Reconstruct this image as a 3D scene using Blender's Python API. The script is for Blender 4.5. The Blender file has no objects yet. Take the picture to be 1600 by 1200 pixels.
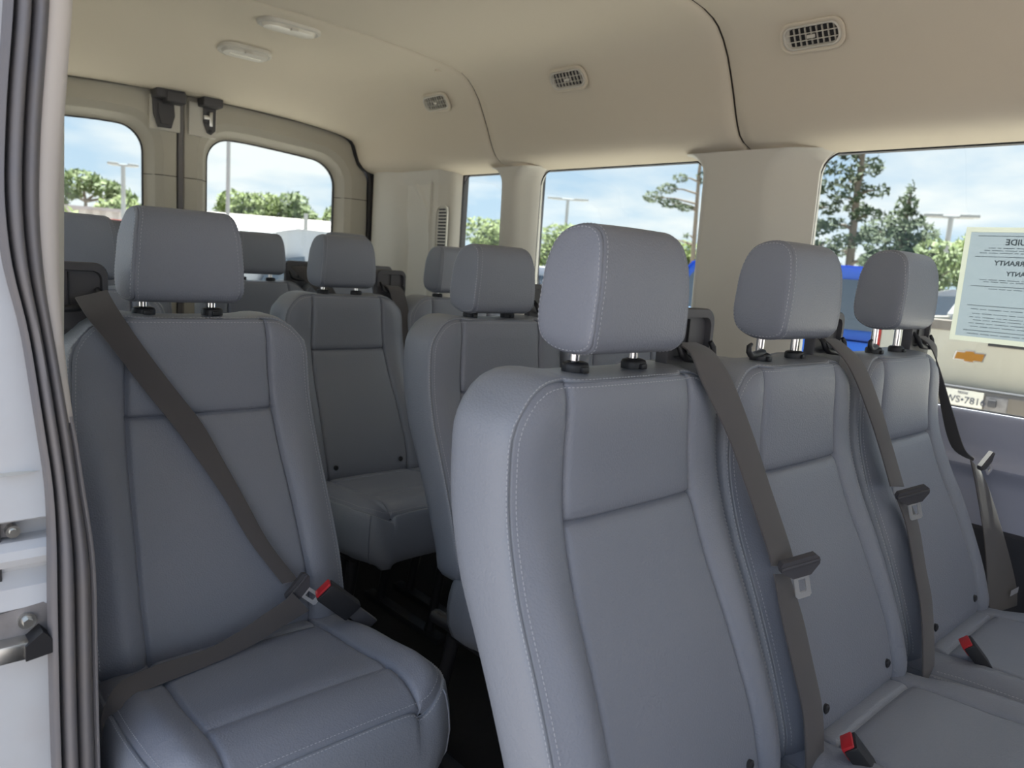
import bpy, bmesh, math, random
import numpy as np
from mathutils import Vector, Matrix
random.seed(7)
C = bpy.context.scene
COL = C.collection

# ------------------------------------------------------------------ camera
def setup_camera():
    yaw, pitch, roll = map(math.radians, (42.9253, 8.8721, 4.0461))
    F = Vector((math.sin(yaw)*math.cos(pitch), math.cos(yaw)*math.cos(pitch), -math.sin(pitch)))
    R = Vector((math.cos(yaw), -math.sin(yaw), 0)); U = R.cross(F)
    R2 = R*math.cos(roll)+U*math.sin(roll); U2 = -R*math.sin(roll)+U*math.cos(roll)
    cd = bpy.data.cameras.new('camera'); cam = bpy.data.objects.new('camera', cd); COL.objects.link(cam)
    cd.sensor_fit = 'HORIZONTAL'; cd.sensor_width = 36; cd.lens = 1186.44/1600*36
    cd.clip_start = .02; cd.clip_end = 500
    m = Matrix((R2, U2, -F)).transposed().to_4x4(); m.translation = Vector((-1.156, 0, 1.16))
    cam.matrix_world = m
    cd.dof.use_dof = True; cd.dof.focus_distance = 1.25; cd.dof.aperture_fstop = 7.0
    C.camera = cam
setup_camera()

# ------------------------------------------------------------------ world, sun, exposure
EXPOSURE = 1.36
SKY = 0.63
SUN = 12.0
def setup_world():
    w = bpy.data.worlds.new('sky'); C.world = w; w.use_nodes = True
    n = w.node_tree.nodes; l = w.node_tree.links; n.clear()
    out = n.new('ShaderNodeOutputWorld'); bg = n.new('ShaderNodeBackground'); bg.inputs[1].default_value = SKY
    tc = n.new('ShaderNodeTexCoord'); sp = n.new('ShaderNodeSeparateXYZ'); l.new(tc.outputs['Generated'], sp.inputs[0])
    ad = n.new('ShaderNodeMath'); ad.operation = 'ADD'; ad.inputs[1].default_value = .22; l.new(sp.outputs[2], ad.inputs[0])
    mx = n.new('ShaderNodeMath'); mx.operation = 'MAXIMUM'; mx.inputs[1].default_value = .05; l.new(ad.outputs[0], mx.inputs[0])
    cb = n.new('ShaderNodeCombineXYZ')
    for i in (0, 1):
        d = n.new('ShaderNodeMath'); d.operation = 'DIVIDE'; l.new(sp.outputs[i], d.inputs[0]); l.new(mx.outputs[0], d.inputs[1]); l.new(d.outputs[0], cb.inputs[i])
    no = n.new('ShaderNodeTexNoise'); no.inputs['Scale'].default_value = 1.15; no.inputs['Detail'].default_value = 7; no.inputs['Roughness'].default_value = .55
    l.new(cb.outputs[0], no.inputs['Vector'])
    rp = n.new('ShaderNodeValToRGB'); rp.color_ramp.elements[0].position = .40; rp.color_ramp.elements[1].position = .60
    l.new(no.outputs[0], rp.inputs[0])
    gr = n.new('ShaderNodeValToRGB'); l.new(sp.outputs[2], gr.inputs[0])
    e = gr.color_ramp.elements; e[0].position = 0; e[0].color = (.62, .78, .92, 1); e[1].position = .8; e[1].color = (.22, .42, .85, 1)
    mi = n.new('ShaderNodeMixRGB'); l.new(rp.outputs[0], mi.inputs[0]); l.new(gr.outputs[0], mi.inputs[1]); mi.inputs[2].default_value = (1.0, 1.0, 1.0, 1)
    l.new(mi.outputs[0], bg.inputs[0]); l.new(bg.outputs[0], out.inputs[0])
setup_world()
def setup_sun():
    s = bpy.data.lights.new('sun', 'SUN'); s.energy = SUN; s.angle = .02; s.color = (1, .94, .86)
    o = bpy.data.objects.new('sun', s); COL.objects.link(o)
    d = Vector((-.27, -.35, -.90)).normalized()          # direction the light travels
    o.rotation_euler = d.to_track_quat('-Z', 'Y').to_euler(); o.location = (-5, 5, 12)
setup_sun()
C.view_settings.view_transform = 'Standard'; C.view_settings.look = 'None'
C.view_settings.gamma = 1; C.view_settings.use_curve_mapping = False
C.view_settings.exposure = EXPOSURE
C.cycles.max_bounces = 10; C.cycles.diffuse_bounces = 6; C.cycles.transparent_max_bounces = 16
C.cycles.use_denoising = True

# ------------------------------------------------------------------ materials
def srgb(r, g, b):
    f = lambda c: (c/255/12.92) if c/255 <= .04045 else ((c/255+.055)/1.055)**2.4
    return (f(r), f(g), f(b), 1)
MATS = {}
def mat(name, col, rough=.6, metal=0, spec=.5, bump=None, trans=0, emit=None, vary=None, alpha=None, sheen=0):
    m = bpy.data.materials.new(name); m.use_nodes = True; MATS[name] = m
    n = m.node_tree.nodes; l = m.node_tree.links; b = n['Principled BSDF']
    b.inputs['Base Color'].default_value = col; b.inputs['Roughness'].default_value = rough
    b.inputs['Metallic'].default_value = metal; b.inputs['Specular IOR Level'].default_value = spec
    if sheen: b.inputs['Sheen Weight'].default_value = sheen
    if trans: b.inputs['Transmission Weight'].default_value = trans
    tc = n.new('ShaderNodeTexCoord')
    if bump:
        kind, scale, dist, strength = bump
        if kind == 'voronoi':
            t = n.new('ShaderNodeTexVoronoi'); t.feature = 'SMOOTH_F1'; t.inputs['Scale'].default_value = scale
        else:
            t = n.new('ShaderNodeTexNoise'); t.inputs['Scale'].default_value = scale; t.inputs['Detail'].default_value = 3
        l.new(tc.outputs['Object'], t.inputs['Vector'])
        bp = n.new('ShaderNodeBump'); bp.inputs['Distance'].default_value = dist; bp.inputs['Strength'].default_value = strength
        l.new(t.outputs[0], bp.inputs['Height']); l.new(bp.outputs[0], b.inputs['Normal'])
    if vary:
        sc, amt, col2 = vary
        t = n.new('ShaderNodeTexNoise'); t.inputs['Scale'].default_value = sc; t.inputs['Detail'].default_value = 4
        l.new(tc.outputs['Object'], t.inputs['Vector'])
        r = n.new('ShaderNodeValToRGB'); r.color_ramp.elements[0].position = .5-amt; r.color_ramp.elements[1].position = .5+amt
        r.color_ramp.elements[0].color = col; r.color_ramp.elements[1].color = col2
        l.new(t.outputs[0], r.inputs[0]); l.new(r.outputs[0], b.inputs['Base Color'])
    return m
leather = mat('leather', srgb(127, 131, 142), .46, spec=.5, bump=('voronoi', 420, .0008, .6))
leather_shell = mat('leather_shell', srgb(132, 137, 147), .44, spec=.6, bump=('voronoi', 400, .0008, .6))
thread = mat('thread', srgb(174, 176, 184), .8)
black_plastic = mat('black_plastic', srgb(38, 38, 41), .45, bump=('noise', 900, .0003, .4))
dark_plastic = mat('dark_plastic', srgb(76, 75, 79), .5, bump=('noise', 900, .0003, .4))
webbing = mat('webbing', srgb(82, 79, 80), .85, bump=('noise', 700, .0004, .5), sheen=.2)
chrome = mat('chrome', (.85, .85, .86, 1), .12, metal=1)
plate_steel = mat('plate_steel', (.8, .8, .8, 1), .38, metal=.7)
steel = mat('steel', (.62, .62, .6, 1), .3, metal=1)
red_plastic = mat('red_plastic', srgb(190, 40, 48), .4)
headliner = mat('headliner', srgb(222, 213, 196), .95, spec=.1, bump=('noise', 700, .0008, .5))
trim_beige = mat('trim_beige', srgb(214, 211, 202), .6, spec=.3, bump=('noise', 900, .0003, .4))
door_trim = mat('door_trim', srgb(194, 190, 178), .65, spec=.3, bump=('noise', 900, .0003, .4))
panel_grey = mat('panel_grey', srgb(168, 173, 194), .5, spec=.4, bump=('noise', 800, .0003, .4))
panel_dark = mat('panel_dark', srgb(52, 54, 62), .6, bump=('noise', 800, .0003, .4))
rubber = mat('rubber', srgb(52, 52, 55), .55, bump=('noise', 300, .0005, .3))
seal_rubber = mat('seal_rubber', srgb(106, 105, 110), .5, vary=(14, .25, srgb(116, 111, 109)))
carpet = mat('carpet', srgb(30, 28, 27), .95, bump=('noise', 500, .002, .8), vary=(60, .3, srgb(38, 35, 32)))
body_white = mat('body_white', srgb(222, 222, 226), .3, spec=.5, vary=(9, .3, srgb(206, 203, 202)))
body_grey = mat('body_grey', srgb(150, 146, 146), .45, vary=(30, .25, srgb(120, 116, 115)))
lamp_lens = mat('lamp_lens', srgb(232, 228, 216), .25)
line_dark = mat('line_dark', srgb(58, 52, 46), .9)
asphalt = mat('asphalt', srgb(186, 181, 172), .9, vary=(.4, .2, srgb(172, 167, 160)), bump=('noise', 60, .01, .4))
def glass_mat(name, tint, tr=1.0):
    m = bpy.data.materials.new(name); m.use_nodes = True; MATS[name] = m
    n = m.node_tree.nodes; l = m.node_tree.links; n.clear()
    o = n.new('ShaderNodeOutputMaterial'); t = n.new('ShaderNodeBsdfTransparent'); t.inputs[0].default_value = tint
    g = n.new('ShaderNodeBsdfGlossy'); g.inputs['Roughness'].default_value = .02; g.inputs[0].default_value = (1, 1, 1, 1)
    f = n.new('ShaderNodeFresnel'); f.inputs[0].default_value = 1.45
    x = n.new('ShaderNodeMixShader'); ge = n.new('ShaderNodeNewGeometry'); iv = n.new('ShaderNodeMath'); iv.operation = 'SUBTRACT'; iv.inputs[0].default_value = 1; l.new(ge.outputs['Backfacing'], iv.inputs[1])
    mu = n.new('ShaderNodeMath'); mu.operation = 'MULTIPLY'; l.new(f.outputs[0], mu.inputs[0]); l.new(iv.outputs[0], mu.inputs[1])
    l.new(mu.outputs[0], x.inputs[0]); l.new(t.outputs[0], x.inputs[1]); l.new(g.outputs[0], x.inputs[2])
    l.new(x.outputs[0], o.inputs[0]); return m
window_glass = glass_mat('window_glass', (.775, .805, .80, 1))
car_glass = mat('car_glass', srgb(70, 84, 98), .06, spec=.9)

# ------------------------------------------------------------------ mesh helpers
class MB:
    def __init__(s): s.v = []; s.f = []
    def add(s, vs, fs):
        k = len(s.v); s.v += [tuple(p) for p in vs]; s.f += [tuple(i+k for i in f) for f in fs]; return s
    def box(s, a, b):
        (x0, y0, z0), (x1, y1, z1) = a, b
        vs = [(x, y, z) for x in (x0, x1) for y in (y0, y1) for z in (z0, z1)]
        return s.add(vs, [(0, 1, 3, 2), (4, 6, 7, 5), (0, 4, 5, 1), (2, 3, 7, 6), (0, 2, 6, 4), (1, 5, 7, 3)])
    def rbox(s, a, b, r=.005, seg=2):
        bm = bmesh.new(); bmesh.ops.create_cube(bm, size=1)
        c = [(a[i]+b[i])/2 for i in range(3)]; d = [abs(b[i]-a[i]) for i in range(3)]
        for v in bm.verts: v.co = Vector([c[i]+v.co[i]*d[i] for i in range(3)])
        r = min(r, min(d)*.49)
        bmesh.ops.bevel(bm, geom=bm.edges[:], offset=r, segments=seg, affect='EDGES', profile=.6)
        bm.verts.index_update()
        s.add([v.co[:] for v in bm.verts], [[v.index for v in f.verts] for f in bm.faces]); bm.free(); return s
    def tube(s, pts, r, n=10, caps=True, closed=False):
        pts = [Vector(p) for p in pts]; N = len(pts); rs = r if isinstance(r, (list, tuple)) else [r]*N
        up = None; rings = []
        for i, p in enumerate(pts):
            if closed: t = pts[(i+1) % N]-pts[i-1]
            else: t = pts[min(i+1, N-1)]-pts[max(i-1, 0)]
            t.normalize()
            if up is None:
                up = Vector((0, 0, 1)) if abs(t.z) < .9 else Vector((1, 0, 0))
            u = (up-t*up.dot(t)).normalized(); up = u; w = t.cross(u)
            rings.append([p+(u*math.cos(a)+w*math.sin(a))*rs[i] for a in [2*math.pi*k/n for k in range(n)]])
        return s.rings(rings, caps=caps and not closed, loop=closed)
    def rings(s, rings, caps=True, loop=False, closed=True):
        n = len(rings[0]); vs = [p for r in rings for p in r]; fs = []
        R = len(rings)
        for i in range(R if loop else R-1):
            j = (i+1) % R
            for k in range(n if closed else n-1):
                k2 = (k+1) % n; fs.append((i*n+k, i*n+k2, j*n+k2, j*n+k))
        if caps: fs += [tuple(range(n-1, -1, -1)), tuple(range((R-1)*n, R*n))]
        return s.add(vs, fs)
    def prism(s, poly, axis, a, b):
        """poly: 2-D points; extruded along axis from a to b"""
        def P(p, t):
            q = list(p); q.insert('xyz'.index(axis), t); return tuple(q)
        n = len(poly); vs = [P(p, a) for p in poly]+[P(p, b) for p in poly]
        return s.add(vs, [tuple(range(n-1, -1, -1)), tuple(range(n, 2*n))]+[(k, (k+1) % n, n+(k+1) % n, n+k) for k in range(n)])
    def mesh(s, name, smooth=True, angle=None):
        me = bpy.data.meshes.new(name); me.from_pydata(s.v, [], s.f)
        bm = bmesh.new(); bm.from_mesh(me); bmesh.ops.remove_doubles(bm, verts=bm.verts, dist=1e-6)
        bmesh.ops.recalc_face_normals(bm, faces=bm.faces); bm.to_mesh(me); bm.free()
        if smooth:
            me.polygons.foreach_set('use_smooth', [True]*len(me.polygons))
            if angle is not None:
                try: me.set_sharp_from_angle(angle=math.radians(angle))
                except Exception: pass
        return me
    def obj(s, name, m, parent=None, smooth=True, angle=35):
        return link(name, s.mesh(name, smooth, angle), m, parent)
def link(name, me, m, parent=None):
    o = bpy.data.objects.new(name, me); COL.objects.link(o)
    if m is not None and not me.materials: me.materials.append(m)
    if parent is not None: o.parent = parent
    return o
def thing(name, label, cat, loc=(0, 0, 0), group=None, rz=0):
    o = bpy.data.objects.new(name, None); COL.objects.link(o); o.location = loc; o.rotation_euler = (0, 0, rz)
    o.empty_display_size = .05; o['label'] = label; o['category'] = cat
    if group: o['group'] = group
    return o
def tag(o, label, cat, group=None):
    o['label'] = label; o['category'] = cat
    if group: o['group'] = group
    return o
def struct(o): o['kind'] = 'structure'; return o
def stuff(o): o['kind'] = 'stuff'; return o
def rrect(cx, cy, w, h, r, n=6):
    out = []
    for (sx, sy, a0) in ((1, 1, 0), (-1, 1, 90), (-1, -1, 180), (1, -1, 270)):
        for k in range(n+1):
            a = math.radians(a0+90*k/n); out.append((cx+sx*(w/2-r)+r*math.cos(a), cy+sy*(h/2-r)+r*math.sin(a)))
    return out
def lerp(a, b, t): return tuple(x+(y-x)*t for x, y in zip(a, b))
def dash_rows(mb, path, nrm, length=.0036, gap=.0022, w=.0010, h=.0006):
    """stitches: little bars laid along a polyline; nrm(i) gives the surface normal"""
    pts = [Vector(p) for p in path]; acc = 0; step = length+gap
    seglen = [(pts[i+1]-pts[i]).length for i in range(len(pts)-1)]; tot = sum(seglen)
    d = 0; i = 0; base = 0
    while d < tot-length:
        while i < len(seglen)-1 and base+seglen[i] < d: base += seglen[i]; i += 1
        t = (pts[i+1]-pts[i]); 
        if t.length < 1e-7: d += step; continue
        p = pts[i]+t*((d-base)/seglen[i]); t.normalize(); N = Vector(nrm[min(i, len(nrm)-1)]).normalized(); b = t.cross(N).normalized()
        q = p+t*length
        vs = [p-b*w/2, p+b*w/2, q+b*w/2, q-b*w/2]; vs = vs+[(p+q)/2+N*h-b*w*.25-t*length*.25, (p+q)/2+N*h+b*w*.25-t*length*.25, (p+q)/2+N*h+b*w*.25+t*length*.25, (p+q)/2+N*h-b*w*.25+t*length*.25]
        mb.add(vs, [(4, 5, 6, 7), (0, 1, 5, 4), (1, 2, 6, 5), (2, 3, 7, 6), (3, 0, 4, 7)])
        d += step

# ================================================================== THE VAN SHELL
PROF = [(0, 1.892), (.15, 1.891), (.30, 1.888), (.45, 1.881), (.57, 1.872), (.63, 1.865), (.675, 1.853), (.705, 1.838), (.735, 1.812), (.765, 1.775), (.79, 1.73), (.815, 1.68), (.835, 1.635), (.852, 1.603), (.87, 1.578), (.895, 1.561), (.93, 1.550), (.985, 1.535)]
REAR = [(0, 1.752), (.15, 1.750), (.30, 1.747), (.45, 1.740), (.57, 1.730), (.63, 1.724), (.675, 1.718), (.705, 1.714), (.735, 1.708), (.765, 1.701), (.79, 1.692), (.806, 1.672), (.818, 1.640), (.832, 1.603), (.855, 1.577), (.878, 1.563), (.90, 1.556), (.985, 1.545)]
def roof_profile(y):
    t = min(max((y-2.80)/(3.30-2.80), 0), 1); t = t*t*(3-2*t)*.85+.15*t
    return [lerp(a, b, t) for a, b in zip(PROF, REAR)]
def full(pr, off=0):
    r = [(-x, z) for x, z in pr[:0:-1]]+list(pr)
    if off:
        out = []
        for i, (x, z) in enumerate(r):
            a = r[max(i-1, 0)]; b = r[min(i+1, len(r)-1)]; tx, tz = b[0]-a[0], b[1]-a[1]; L = math.hypot(tx, tz)
            out.append((x-tz/L*off, z+tx/L*off))
        r = out
    return r
ceiling = struct(link('ceiling', MB().add([], []).mesh('ceiling'), None)) if False else None
def build_ceiling():
    root = MB()
    # painted roof skin outside, gives the roof its thickness
    rings = []
    for y in (-2.1, 0, 1, 2, 2.7, 3.0, 3.2, 3.46):
        rings.append([(x*1.045, y, z+.05) for x, z in full(roof_profile(y))])
    root.rings(rings, caps=False, closed=False)
    roof = struct(root.obj('ceiling', body_white))
    roof.modifiers.new('thick', 'SOLIDIFY').thickness = .012
    seams = (1.28, 2.37); lim = [(-2.1, 1.28), (1.28, 2.37), (2.37, 3.335)]
    for a, b in lim:
        ys = [a, a+.0018, a+.004, a+.008]+list(np.linspace(a+.05, b-.05, 26))+[b-.008, b-.004, b-.0018, b]
        rings = []
        for y in ys:
            off = 0
            for s in seams:
                d = abs(y-s)
                if d < .0081: off = .010*(1-d/.0081)**1.2
            rings.append([(x, y, z) for x, z in full(roof_profile(y), off)])
        mb = MB(); mb.rings(rings, caps=False, closed=False)
        o = mb.obj('headliner_panel', headliner, roof, angle=60)
    # shadow gap liner just above each joint
    for s in seams:
        mb = MB(); mb.rings([[(x, y, z) for x, z in full(roof_profile(y), .0055)] for y in (s-.0028, s+.0028)], caps=False, closed=False)
        mb.obj('headliner_joint', line_dark, roof)
    return roof
roof = build_ceiling()

# floor
struct(MB().box((-1.0, -2.1, -.04), (1.0, 3.44, 0)).obj('floor', carpet, smooth=False))
fl = struct(MB().box((-1.02, -.5, -.12), (-.98, .96, .0)).obj('trim_1', black_plastic, smooth=False))   # sill under the open door

# --- side walls: glass openings (y ranges), x positions
ZT, ZB = 1.545, .884
WINS = [(-.42, 1.075), (1.455, 2.222), (2.405, 2.712)]
GX = .985
def side_wall(s, name, wins, y_start, y_end=3.44):
    root = MB()
    # outer skin: belt panel, header, and the posts between the openings
    def slab(y0, y1, z0, z1): root.box((s*1.01, y0, z0), (s*1.035, y1, z1))
    slab(y_start, y_end, -.25, ZB-.005); slab(y_start, y_end, ZT-.01, ZT+.06)
    edges = [y_start]+[v for w in wins for v in w]+[y_end]
    for k in range(0, len(edges), 2):
        if edges[k+1] > edges[k]: slab(edges[k]+(.0 if k == 0 else .02), edges[k+1]-.0, ZB-.01, ZT)
    w = struct(root.obj(name, rubber, smooth=False))
    return w
wl = side_wall(1, 'wall_left', [(-1.75, -.75)]+WINS, -2.1)
# inner lower panel of wall_left (profile in x-z, swept along y)
def sweep(profile, y0, y1, name, m, parent, s=1, thick=0):
    mb = MB(); mb.rings([[(s*x, y, z) for x, z in profile] for y in (y0, y1)], caps=False, closed=False)
    o = mb.obj(name, m, parent, angle=40)
    return o
body_jamb = mat('jamb_paint', srgb(214, 219, 224), .4, spec=.4, vary=(9, .3, srgb(203, 201, 202)))
LOWER = [(1.008, .883), (.992, .883), (.985, .880), (.981, .870), (.979, .855), (.978, .80), (.976, .772), (.968, .762), (.955, .757), (.951, .750), (.953, .740), (.966, .728), (.970, .70), (.968, .60)]
LOWER2 = [(.968, .60), (.955, .592), (.952, .45), (.95, .1), (.95, 0)]
PI_ = math.pi
def pillar(s, yb0, yb1, name, parent, m=trim_beige, xf=.922, bev0=.06, bev1=.035, ra=.07, rb=.07, zb=ZB, face_round=.02):
    """trim post between two openings: glass edge at yb0 / yb1, face at xf, flaring at the window corners"""
    rings = []
    zs = [zb+t for t in (0, .004, .015, .035, .06, .09)]+[1.1, 1.25, 1.38]+[ZT-t for t in (.09, .06, .04, .022, .010, .003, .0)]
    for z in zs:
        def fl(r):
            d = min(z-zb, ZT-z)
            return 0 if d >= r else r-math.sqrt(max(r*r-(r-d)**2, 0))
        a = yb0-fl(ra); b = yb1+fl(rb)
        lean = (z-1.2)*-.02
        f0 = a+bev0; f1 = b-bev1
        pts = [(GX+.022, a-.0), (GX, a)]
        pts += [lerp((GX, a), (xf, f0), t) for t in (.35, .7, .9)]
        pts += [(xf-.004, f0+face_round*.5), (xf-.007, f0+face_round*1.3)]
        pts += [(xf-.008, (f0+f1)/2)]
        pts += [(xf-.007, f1-face_round*1.3), (xf-.004, f1-face_round*.5)]
        pts += [lerp((GX, b), (xf, f1), t) for t in (.9, .7, .35)]
        pts += [(GX, b), (GX+.022, b)]
        rings.append([(s*(x+lean), y, z) for x, y in pts])
    mb = MB(); mb.rings(rings, caps=False, closed=False)
    return mb.obj(name, m, parent, angle=50)
p1 = pillar(1, 1.075, 1.455, 'pillar_trim', wl, bev0=.115, bev1=.035)
p2 = pillar(1, 2.222, 2.405, 'pillar_trim', wl, bev0=.062, bev1=.03)
sweep(LOWER, -2.1, 3.33, 'side_panel', panel_grey, wl)
sweep(LOWER2, -2.1, 3.33, 'kick_panel', panel_dark, wl)
# lower continuation of the main post behind the seats
MB().rbox((.925, 1.16, .45), (.975, 1.44, .90), .02, 3).obj('pillar_trim', trim_beige, wl)
MB().rbox((.93, 2.28, .45), (.975, 2.39, .90), .02, 3).obj('pillar_trim', trim_beige, wl)
def rear_quarter(s, parent):
    # ribbed, softly curved trim from the last side window to the rear door corner
    ys = [2.712, 2.722, 2.735, 2.76, 2.80, 2.84, 2.86, 2.88, 2.91, 2.95, 3.0, 3.05, 3.08, 3.11, 3.15, 3.20, 3.26, 3.30, 3.32, 3.33]
    xs_ = [GX, .962, .945, .938, .936, .936, .938, .944, .948, .950, .950, .945, .932, .918, .908, .902, .900, .902, .908, .93]
    yd = sorted(set(ys+[float(round(v, 4)) for v in np.linspace(2.80, 3.08, 36)])); xs0 = [float(np.interp(v, ys, xs_)) for v in yd]; ys = yd
    rings = []
    for z in list(np.linspace(.45, 1.2, 12))+list(np.linspace(1.22, 1.50, 20))+[1.51, 1.53, 1.55, 1.60]:
        row = []
        for y, x in zip(ys, xs0):
            k = 1 if z < 1.24 else (1.38-z)/.14 if z < 1.38 else 0
            xx = x
            if 2.86 <= y <= 3.05:          # the recess narrows and shallows upwards
                xx = x-.010*(1-k)
            yc_ = 2.865+.16*min(max((z-1.30)/.22, 0), 1)**1.6
            if y > 2.80: xx -= .012*math.exp(-((y-yc_)/.016)**2)+(.007/(1+math.exp((y-yc_)/.006)) if z > 1.25 else .007*max(0, (z-1.0)/.25)/(1+math.exp((y-yc_)/.006)))
            if 3.05 < y < 3.3: xx -= .006*math.sin((z-.9)*2)
            if z > 1.5: xx = min(xx, .905+.02*(1.60-z)*10) if y > 2.76 else xx
            row.append((s*xx, y, z))
        rings.append(row)
    mb = MB(); mb.rings(rings, caps=False, closed=False)
    return mb.obj('quarter_trim', trim_beige, parent, angle=60)
rear_quarter(1, wl)
def wall_right():
    w = side_wall(-1, 'wall_right', [(1.30, 2.222), (2.405, 2.712)], 1.01)
    pillar(-1, 1.06, 1.30, 'pillar_trim', w, bev0=.03, bev1=.03)
    pillar(-1, 2.222, 2.405, 'pillar_trim', w)
    sweep(LOWER, 1.06, 3.33, 'side_panel', panel_grey, w, -1); sweep(LOWER2, 1.06, 3.33, 'kick_panel', panel_dark, w, -1)
    rear_quarter(-1, w)
    side_wall(-1, 'wall_front', [(-1.75, -.75)], -2.1, -.45)
wall_right()
# window panes with their black edge seal
def side_window(s, y0, y1, n):
    loop = rrect((y0+y1)/2, (ZT+ZB)/2-.004, y1-y0+.004, ZT-ZB-.006, .07, 8)
    mb = MB(); mb.tube([(s*(GX+.006), y, z) for y, z in loop], .0028, 6, closed=True)
    fr = struct(mb.obj('window_%d' % n, rubber))
    g = rrect((y0+y1)/2, (ZT+ZB)/2-.004, y1-y0+.01, ZT-ZB, .07, 8)
    MB().prism([(y, z) for y, z in g], 'x', s*(GX+.008), s*(GX+.012)).obj('pane', window_glass, fr, smooth=False)
    return fr
win1 = side_window(1, *WINS[0], 1); side_window(1, *WINS[1], 2); side_window(1, *WINS[2], 3)
side_window(-1, 1.30, 2.222, 4); side_window(-1, 2.405, 2.712, 5)

# --- rear doors
def rear_door(s, n):
    YD = 3.36
    out = [(.012, 1.762), (.15, 1.757), (.35, 1.748), (.55, 1.738), (.70, 1.722), (.775, 1.703), (.80, 1.68), (.818, 1.63), (.84, 1.585), (.885, 1.552), (.897, 1.52), (.902, 1.34), (.905, .9), (.90, .30), (.88, .12), (.012, .12)]
    # window outline (glass edge), star-shaped about its centre
    cx, cz = .436, 1.28
    def win(off):
        pts = []
        x0, x1 = .130-off, .745+off
        zt = lambda x: 1.612+off-.075*max(0, (x-.30))**1.15
        r = .115+off*.8
        base = [(x0, .97-off), (x1, .97-off)]
        P = []
        def corner(cx_, cz_, a0, a1, rr, k=9):
            for i in range(k+1):
                a = math.radians(a0+(a1-a0)*i/k); P.append((cx_+rr*math.cos(a), cz_+rr*math.sin(a)))
        corner(x1-r*1.15, zt(x1-r)-r, 0, 88, r, 10)
        P[:11] = [(x1-r*1.15+(p[0]-(x1-r*1.15))*1.15, p[1]) for p in P[:11]]
        for x in np.linspace(x1-r*1.3, x0+r, 8)[1:]: P.append((x, zt(x)))
        corner(x0+r*.85, zt(x0+r)-r*.85, 95, 180, r*.85, 8)
        corner(x0+.09, .97-off+.09, 180, 270, .09, 6); corner(x1-.09, .97-off+.09, 270, 360, .09, 6)
        return P
    def cast(poly, N=144):
        res = []
        for k in range(N):
            a = 2*math.pi*k/N; dx, dz = math.cos(a), math.sin(a); best = None
            for i in range(len(poly)):
                (ax, az), (bx, bz) = poly[i], poly[(i+1) % len(poly)]
                ex, ez = bx-ax, bz-az; den = dx*ez-dz*ex
                if abs(den) < 1e-12: continue
                t = ((ax-cx)*ez-(az-cz)*ex)/den; u = ((ax-cx)*dz-(az-cz)*dx)/den
                if t > 0 and -1e-9 <= u <= 1+1e-9 and (best is None or t > best): best = t
            res.append((cx+dx*best, cz+dz*best))
        return res
    o = cast(out); layers = [(o, YD+.07), (o, YD+.004)]
    oi = [lerp(p, (cx, cz), .012) for p in o]; layers.append((oi, YD-.003))
    w3 = cast(win(.062)); w2 = cast(win(.036)); w1 = cast(win(.012)); w0 = cast(win(.0))
    layers += [([lerp(a, b, .5) for a, b in zip(oi, w3)], YD-.006), (w3, YD-.006), (cast(win(.058)), YD-.003), (w2, YD+.006), (cast(win(.030)), YD+.012), (w1, YD+.050), (w0, YD+.058)]
    mb = MB(); mb.rings([[(s*x, y, z) for x, z in L] for L, y in layers], caps=False)
    d = struct(mb.obj('door_%d' % n, door_trim, angle=32))
    # outside skin
    ring2 = MB(); ring2.rings([[(s*x, YD+.075, z) for x, z in o], [(s*x, YD+.075, z) for x, z in w0]], caps=False)
    ring2.obj('door_skin', body_white, d)
    gl = cast(win(.006)); MB().prism([(s*x, z) for x, z in gl], 'y', YD+.060, YD+.065).obj('pane', window_glass, d, smooth=False)
    mb = MB(); mb.tube([(s*x, YD+.058, z) for x, z in w0], .0035, 6, closed=True); mb.obj('pane_seal', rubber, d)
    # joint between upper and lower trim: two short dark grooves either side of the glass
    for a, b, yy in ((.014, .062, YD-.0065), (.812, .900, YD-.0068)):
        MB().box((s*a, yy, 1.4235), (s*b, yy+.003, 1.4265)).obj('trim_joint', line_dark, d, smooth=False)
    # continue the groove across the bevelled reveal
    for sx, xs in ((1, (.745, .757, .781, .803, .812)), (-1, (.130, .118, .094, .072, .062))):
        ysv = (YD+.056, YD+.048, YD+.004, YD-.0045, YD-.0068)
        mb = MB(); mb.tube([(s*x, y, 1.425) for x, y in zip(xs, ysv)], .0014, 5); mb.obj('trim_joint', line_dark, d)
    # rubber seal following the opening
    path = [p for p in out if p[1] > .2][0:15]
    mb = MB(); mb.tube([(s*(x+(.006 if x > .7 else 0)), YD-.012, z+(.008 if z > 1.5 else 0)) for x, z in path], .0085, 8)
    mb.obj('door_seal', rubber, d)
    # hinge-side filler between seal and wall trim
    return d
rd1 = rear_door(-1, 1); rd2 = rear_door(1, 2)
struct(MB().box((-.0095, 3.352, .12), (.0095, 3.40, 1.76))  .obj('trim_2', seal_rubber, smooth=False))
# body frame round the rear doors, closes the shell
def rear_frame():
    mb = MB()
    N = full([(x, z) for x, z in REAR])
    inner = [(x*1.0, 3.330, z+.001) for x, z in N]; outer = [(x*1.045, 3.345, z+.052) for x, z in N]; back = [(x*1.045, 3.46, z+.052) for x, z in N]; lip = [(x, 3.445, z+.012) for x, z in N]
    mb.rings([lip, inner, outer, back], caps=False, closed=False)
    for s in (-1, 1): mb.box((s*.905, 3.335, 0), (s*1.03, 3.45, 1.60))
    mb.box((-1.0, 3.345, -.1), (1.0, 3.45, .13))
    mb.rings([[(x*1.0, 3.35, z+.012) for x, z in N], [(x*1.0, 3.45, z+.02) for x, z in N]], caps=False, closed=False)
    struct(mb.obj('trim_3', rubber))
rear_frame()

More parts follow.
